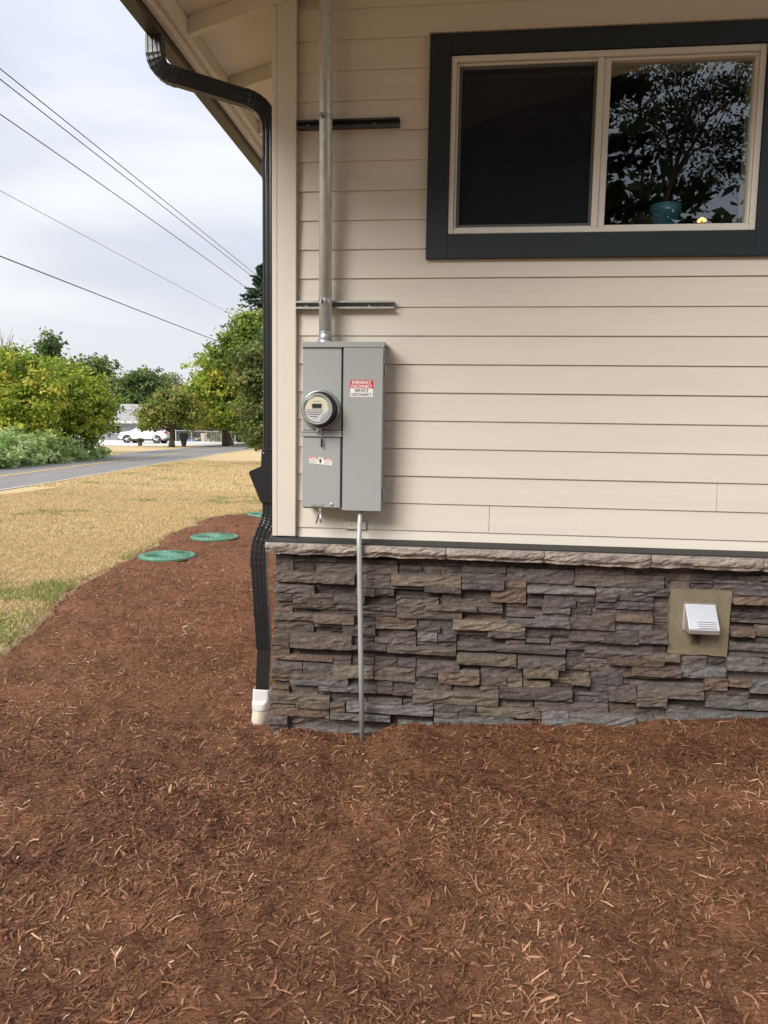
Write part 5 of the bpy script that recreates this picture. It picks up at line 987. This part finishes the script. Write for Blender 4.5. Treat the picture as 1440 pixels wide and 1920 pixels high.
# mailbox on a leaning timber post, stump with sprouts, bin, chain link fence
mb = thing('mailbox', 'dark mailbox on a timber post beside the small round tree', 'mailbox', (-21.8, 53.6, .12))
bm = bmesh.new(); pts = [(.24*math.cos(t), 1.02 + .20*math.sin(t)) for t in np.linspace(0, math.pi, 12)]; prism(bm, [(-21.8 + a, b) for a, b in [(.24, .70)] + pts + [(-.24, .70)]], 53.2, 53.9); bm_put('box', bm, m_clad, mb)
bm = bmesh.new(); prism(bm, [(-21.55, 1.0), (-21.3, 1.0), (-21.3, 1.08), (-21.55, 1.08)], 53.3, 53.33); bm_put('flag', bm, m_clad, mb)
bm = bmesh.new(); prism(bm, [(-21.9, .05), (-21.70, .05), (-21.55, .70), (-22.05, .70)], 53.4, 53.65); bm_put('post', bm, m_bark, mb)
stp = thing('tree_stump', 'short brown stump with a few sprouts in front of the car', 'stump', (-25.16, 52.7, .12))
bm = bmesh.new(); tube(bm, [(-25.16, 52.7, .08), (-25.16, 52.7, .3), (-25.15, 52.7, .50), (-25.15, 52.7, .56)], [.16, .17, .24, .22], 12); bm_put('stump_wood', bm, m_bark, stp)
P, Nn, ci, idx, g, Cc = crown_pts([(-25.15, 52.7, .62, .25, .25, .1)], 22, 14, .06, 77); put('sprouts', leaves_mesh(P, Nn, .08, np.tile([[.09, .10, .04]], (len(P), 1))), m_leaf, stp)
fa, fb = Vector((-30.6, 73.4, .1)), Vector((-25.7, 79.0, 0)); fe = thing('chain_link_fence', 'low chain link fence beyond the driveway', 'fence', fa)
npst = 5
for k in range(npst):
    p = fa.lerp(fb, k/(npst-1)); bm = bmesh.new(); tube(bm, [p - Vector((0,0,.1)), p + Vector((0, 0, 1.28))], .05 if k in (0, npst-1) else .032, 8); lathe(bm, p + Vector((0, 0, 1.28)), (0, 0, 1), [(0, .055), (.05, .03), (.06, 0)], 8); bm_put('post', bm, m_galv, fe)
bm = bmesh.new(); tube(bm, [fa + Vector((0,0,1.24)), fb + Vector((0,0,1.24))], .035, 8); bm_put('top_rail', bm, m_galv, fe)
bm = bmesh.new(); dv = fb - fa; Lf = dv.length; dvn = dv / Lf; k = -1.2
while k < Lf:
    for s in (1, -1):
        a, b = (k, k + 1.15) if s > 0 else (k + 1.15, k); p, q = fa + dvn*a + Vector((0,0,.06)), fa + dvn*b + Vector((0,0,1.21))
        ta = max(0, -a/(b-a)) if b > a else max(0, (a-Lf)/(a-b)); tb = min(1, (Lf-a)/(b-a)) if b > a else min(1, a/(a-b))
        if tb > ta: P0, Q0 = p.lerp(q, ta), p.lerp(q, tb); bm.faces.new([bm.verts.new(v) for v in (P0 - dvn*.006, P0 + dvn*.006, Q0 + dvn*.006, Q0 - dvn*.006)])
    k += .13
bm_put('chain_mesh', bm, m_galv, fe)
bn = thing('storage_bin', 'pinkish upright bin standing behind the chain link fence', 'bin', (-29.2, 78.2, -.05))
bm = bmesh.new(); loft(bm, [((-29.2, 78.2, -.05), .26, .26, .6), ((-29.2, 78.2, .9), .32, .32, .6), ((-29.2, 78.2, .92), .35, .35, .6), ((-29.2, 78.2, 1.0), .34, .34, .6), ((-29.2, 78.2, 1.05), .2, .2, .6), ((-29.2, 78.2, 1.06), .001, .001, .6)], 20); bmesh.ops.recalc_face_normals(bm, faces=bm.faces[:]); bm_put('bin_body', bm, M('pink_plastic', (.46, .36, .32), .6), bn)
tp = thing('blue_tarp', 'crumpled blue tarp on the ground behind the fence', 'tarp', (-31.2, 78.5, -.1))
bm = bmesh.new(); gxx = np.linspace(-1.1, 1.1, 14); gr_ = [[bm.verts.new((-31.2 + a, 78.5 + b*.7, -.1 + max(0, .62 - .5*(a*a + b*b*.4)) * (.7 + .5*mn.noise((a*3, b*3, 1))))) for a in gxx] for b in gxx]
for i in range(13):
    for j in range(13): bm.faces.new((gr_[i][j], gr_[i][j+1], gr_[i+1][j+1], gr_[i+1][j]))
bm_put('tarp_sheet', bm, M('blue_tarp_mat', (.06, .16, .38), .5), tp)
def shrub(lab, blobs, pl, seed, n=120, leaf=.17):
    tree('garden_shrub', lab, (blobs[0][0], blobs[0][1] + .1), blobs, pl, .05, n, 28, .22, leaf, seed, 'shrubs behind the fence', True)
shrub('tan dry bush behind the fence near its right post', [(-27.2, 79.3, .7, 1.3, .8, .55), (-26.0, 80.4, .8, 1.1, .8, .6)], OL, 71)
shrub('olive bushes in a bank behind the blue tarp', [(-31.5, 82.5, 1.2, 2.2, 1, 1.2), (-28.5, 84, 1.3, 2.4, 1, 1.3), (-25.5, 84.5, 1.4, 2.2, 1, 1.4), (-34.5, 82, 1.3, 1.8, 1, 1.2)], OL, 72, 300, .24)
shrub('green bushes under the broad yellow green tree', [(-23.0, 82, 1.6, 2.0, 1, 1.6), (-20.0, 80, 1.5, 2.4, 1, 1.5), (-17.0, 79, 1.5, 2.4, 1, 1.5)], MG, 73, 260, .24)
# far wood closing the horizon
P, Nn, ci, idx, g, Cc = crown_pts([(-170 + 9*i, 190 + 12*math.sin(i*1.3), 3.0 + 1.2*math.sin(i*2.1), 8, 4, 4.5 + math.sin(i*3.7)) for i in range(26)], 800, 26, 1.0, 88)
pl = np.array(DG); wood = put('far_wood', leaves_mesh(P, Nn, .6, pl[g.integers(0, 4, len(P))] * 1.2), m_leaf); tag(wood, 'far dark green wood along the horizon', 'trees', kind='stuff')

# overhead wires along the road
m_wire = M('wire_black', (.05, .05, .055), .6)
def wire(lab, x, z, r, sag):
    bm = bmesh.new(); tube(bm, [(x - (.02*(y - 20) if y > 20 else 0), y, z - sag*(1 - ((y-40)/45)**2 if abs(y-40) < 45 else 0)) for y in np.linspace(-40, 160, 60)], r, 6)
    tag(bm_put('overhead_wire', bm, m_wire), lab, 'wire', 'overhead wires along the road')
wire('topmost thin overhead wire of the close upper pair', -17.0, 15.1, .022, -.1)
wire('lower thin overhead wire of the close upper pair', -17.0, 14.75, .022, -.05)
wire('single overhead wire below the close upper pair', -17.0, 13.05, .022, -.5)
wire('faint thin overhead wire second from the bottom', -17.0, 10.6, .011, .0)
wire('thick black overhead cable, lowest of all the wires', -17.0, 8.2, .026, .1)
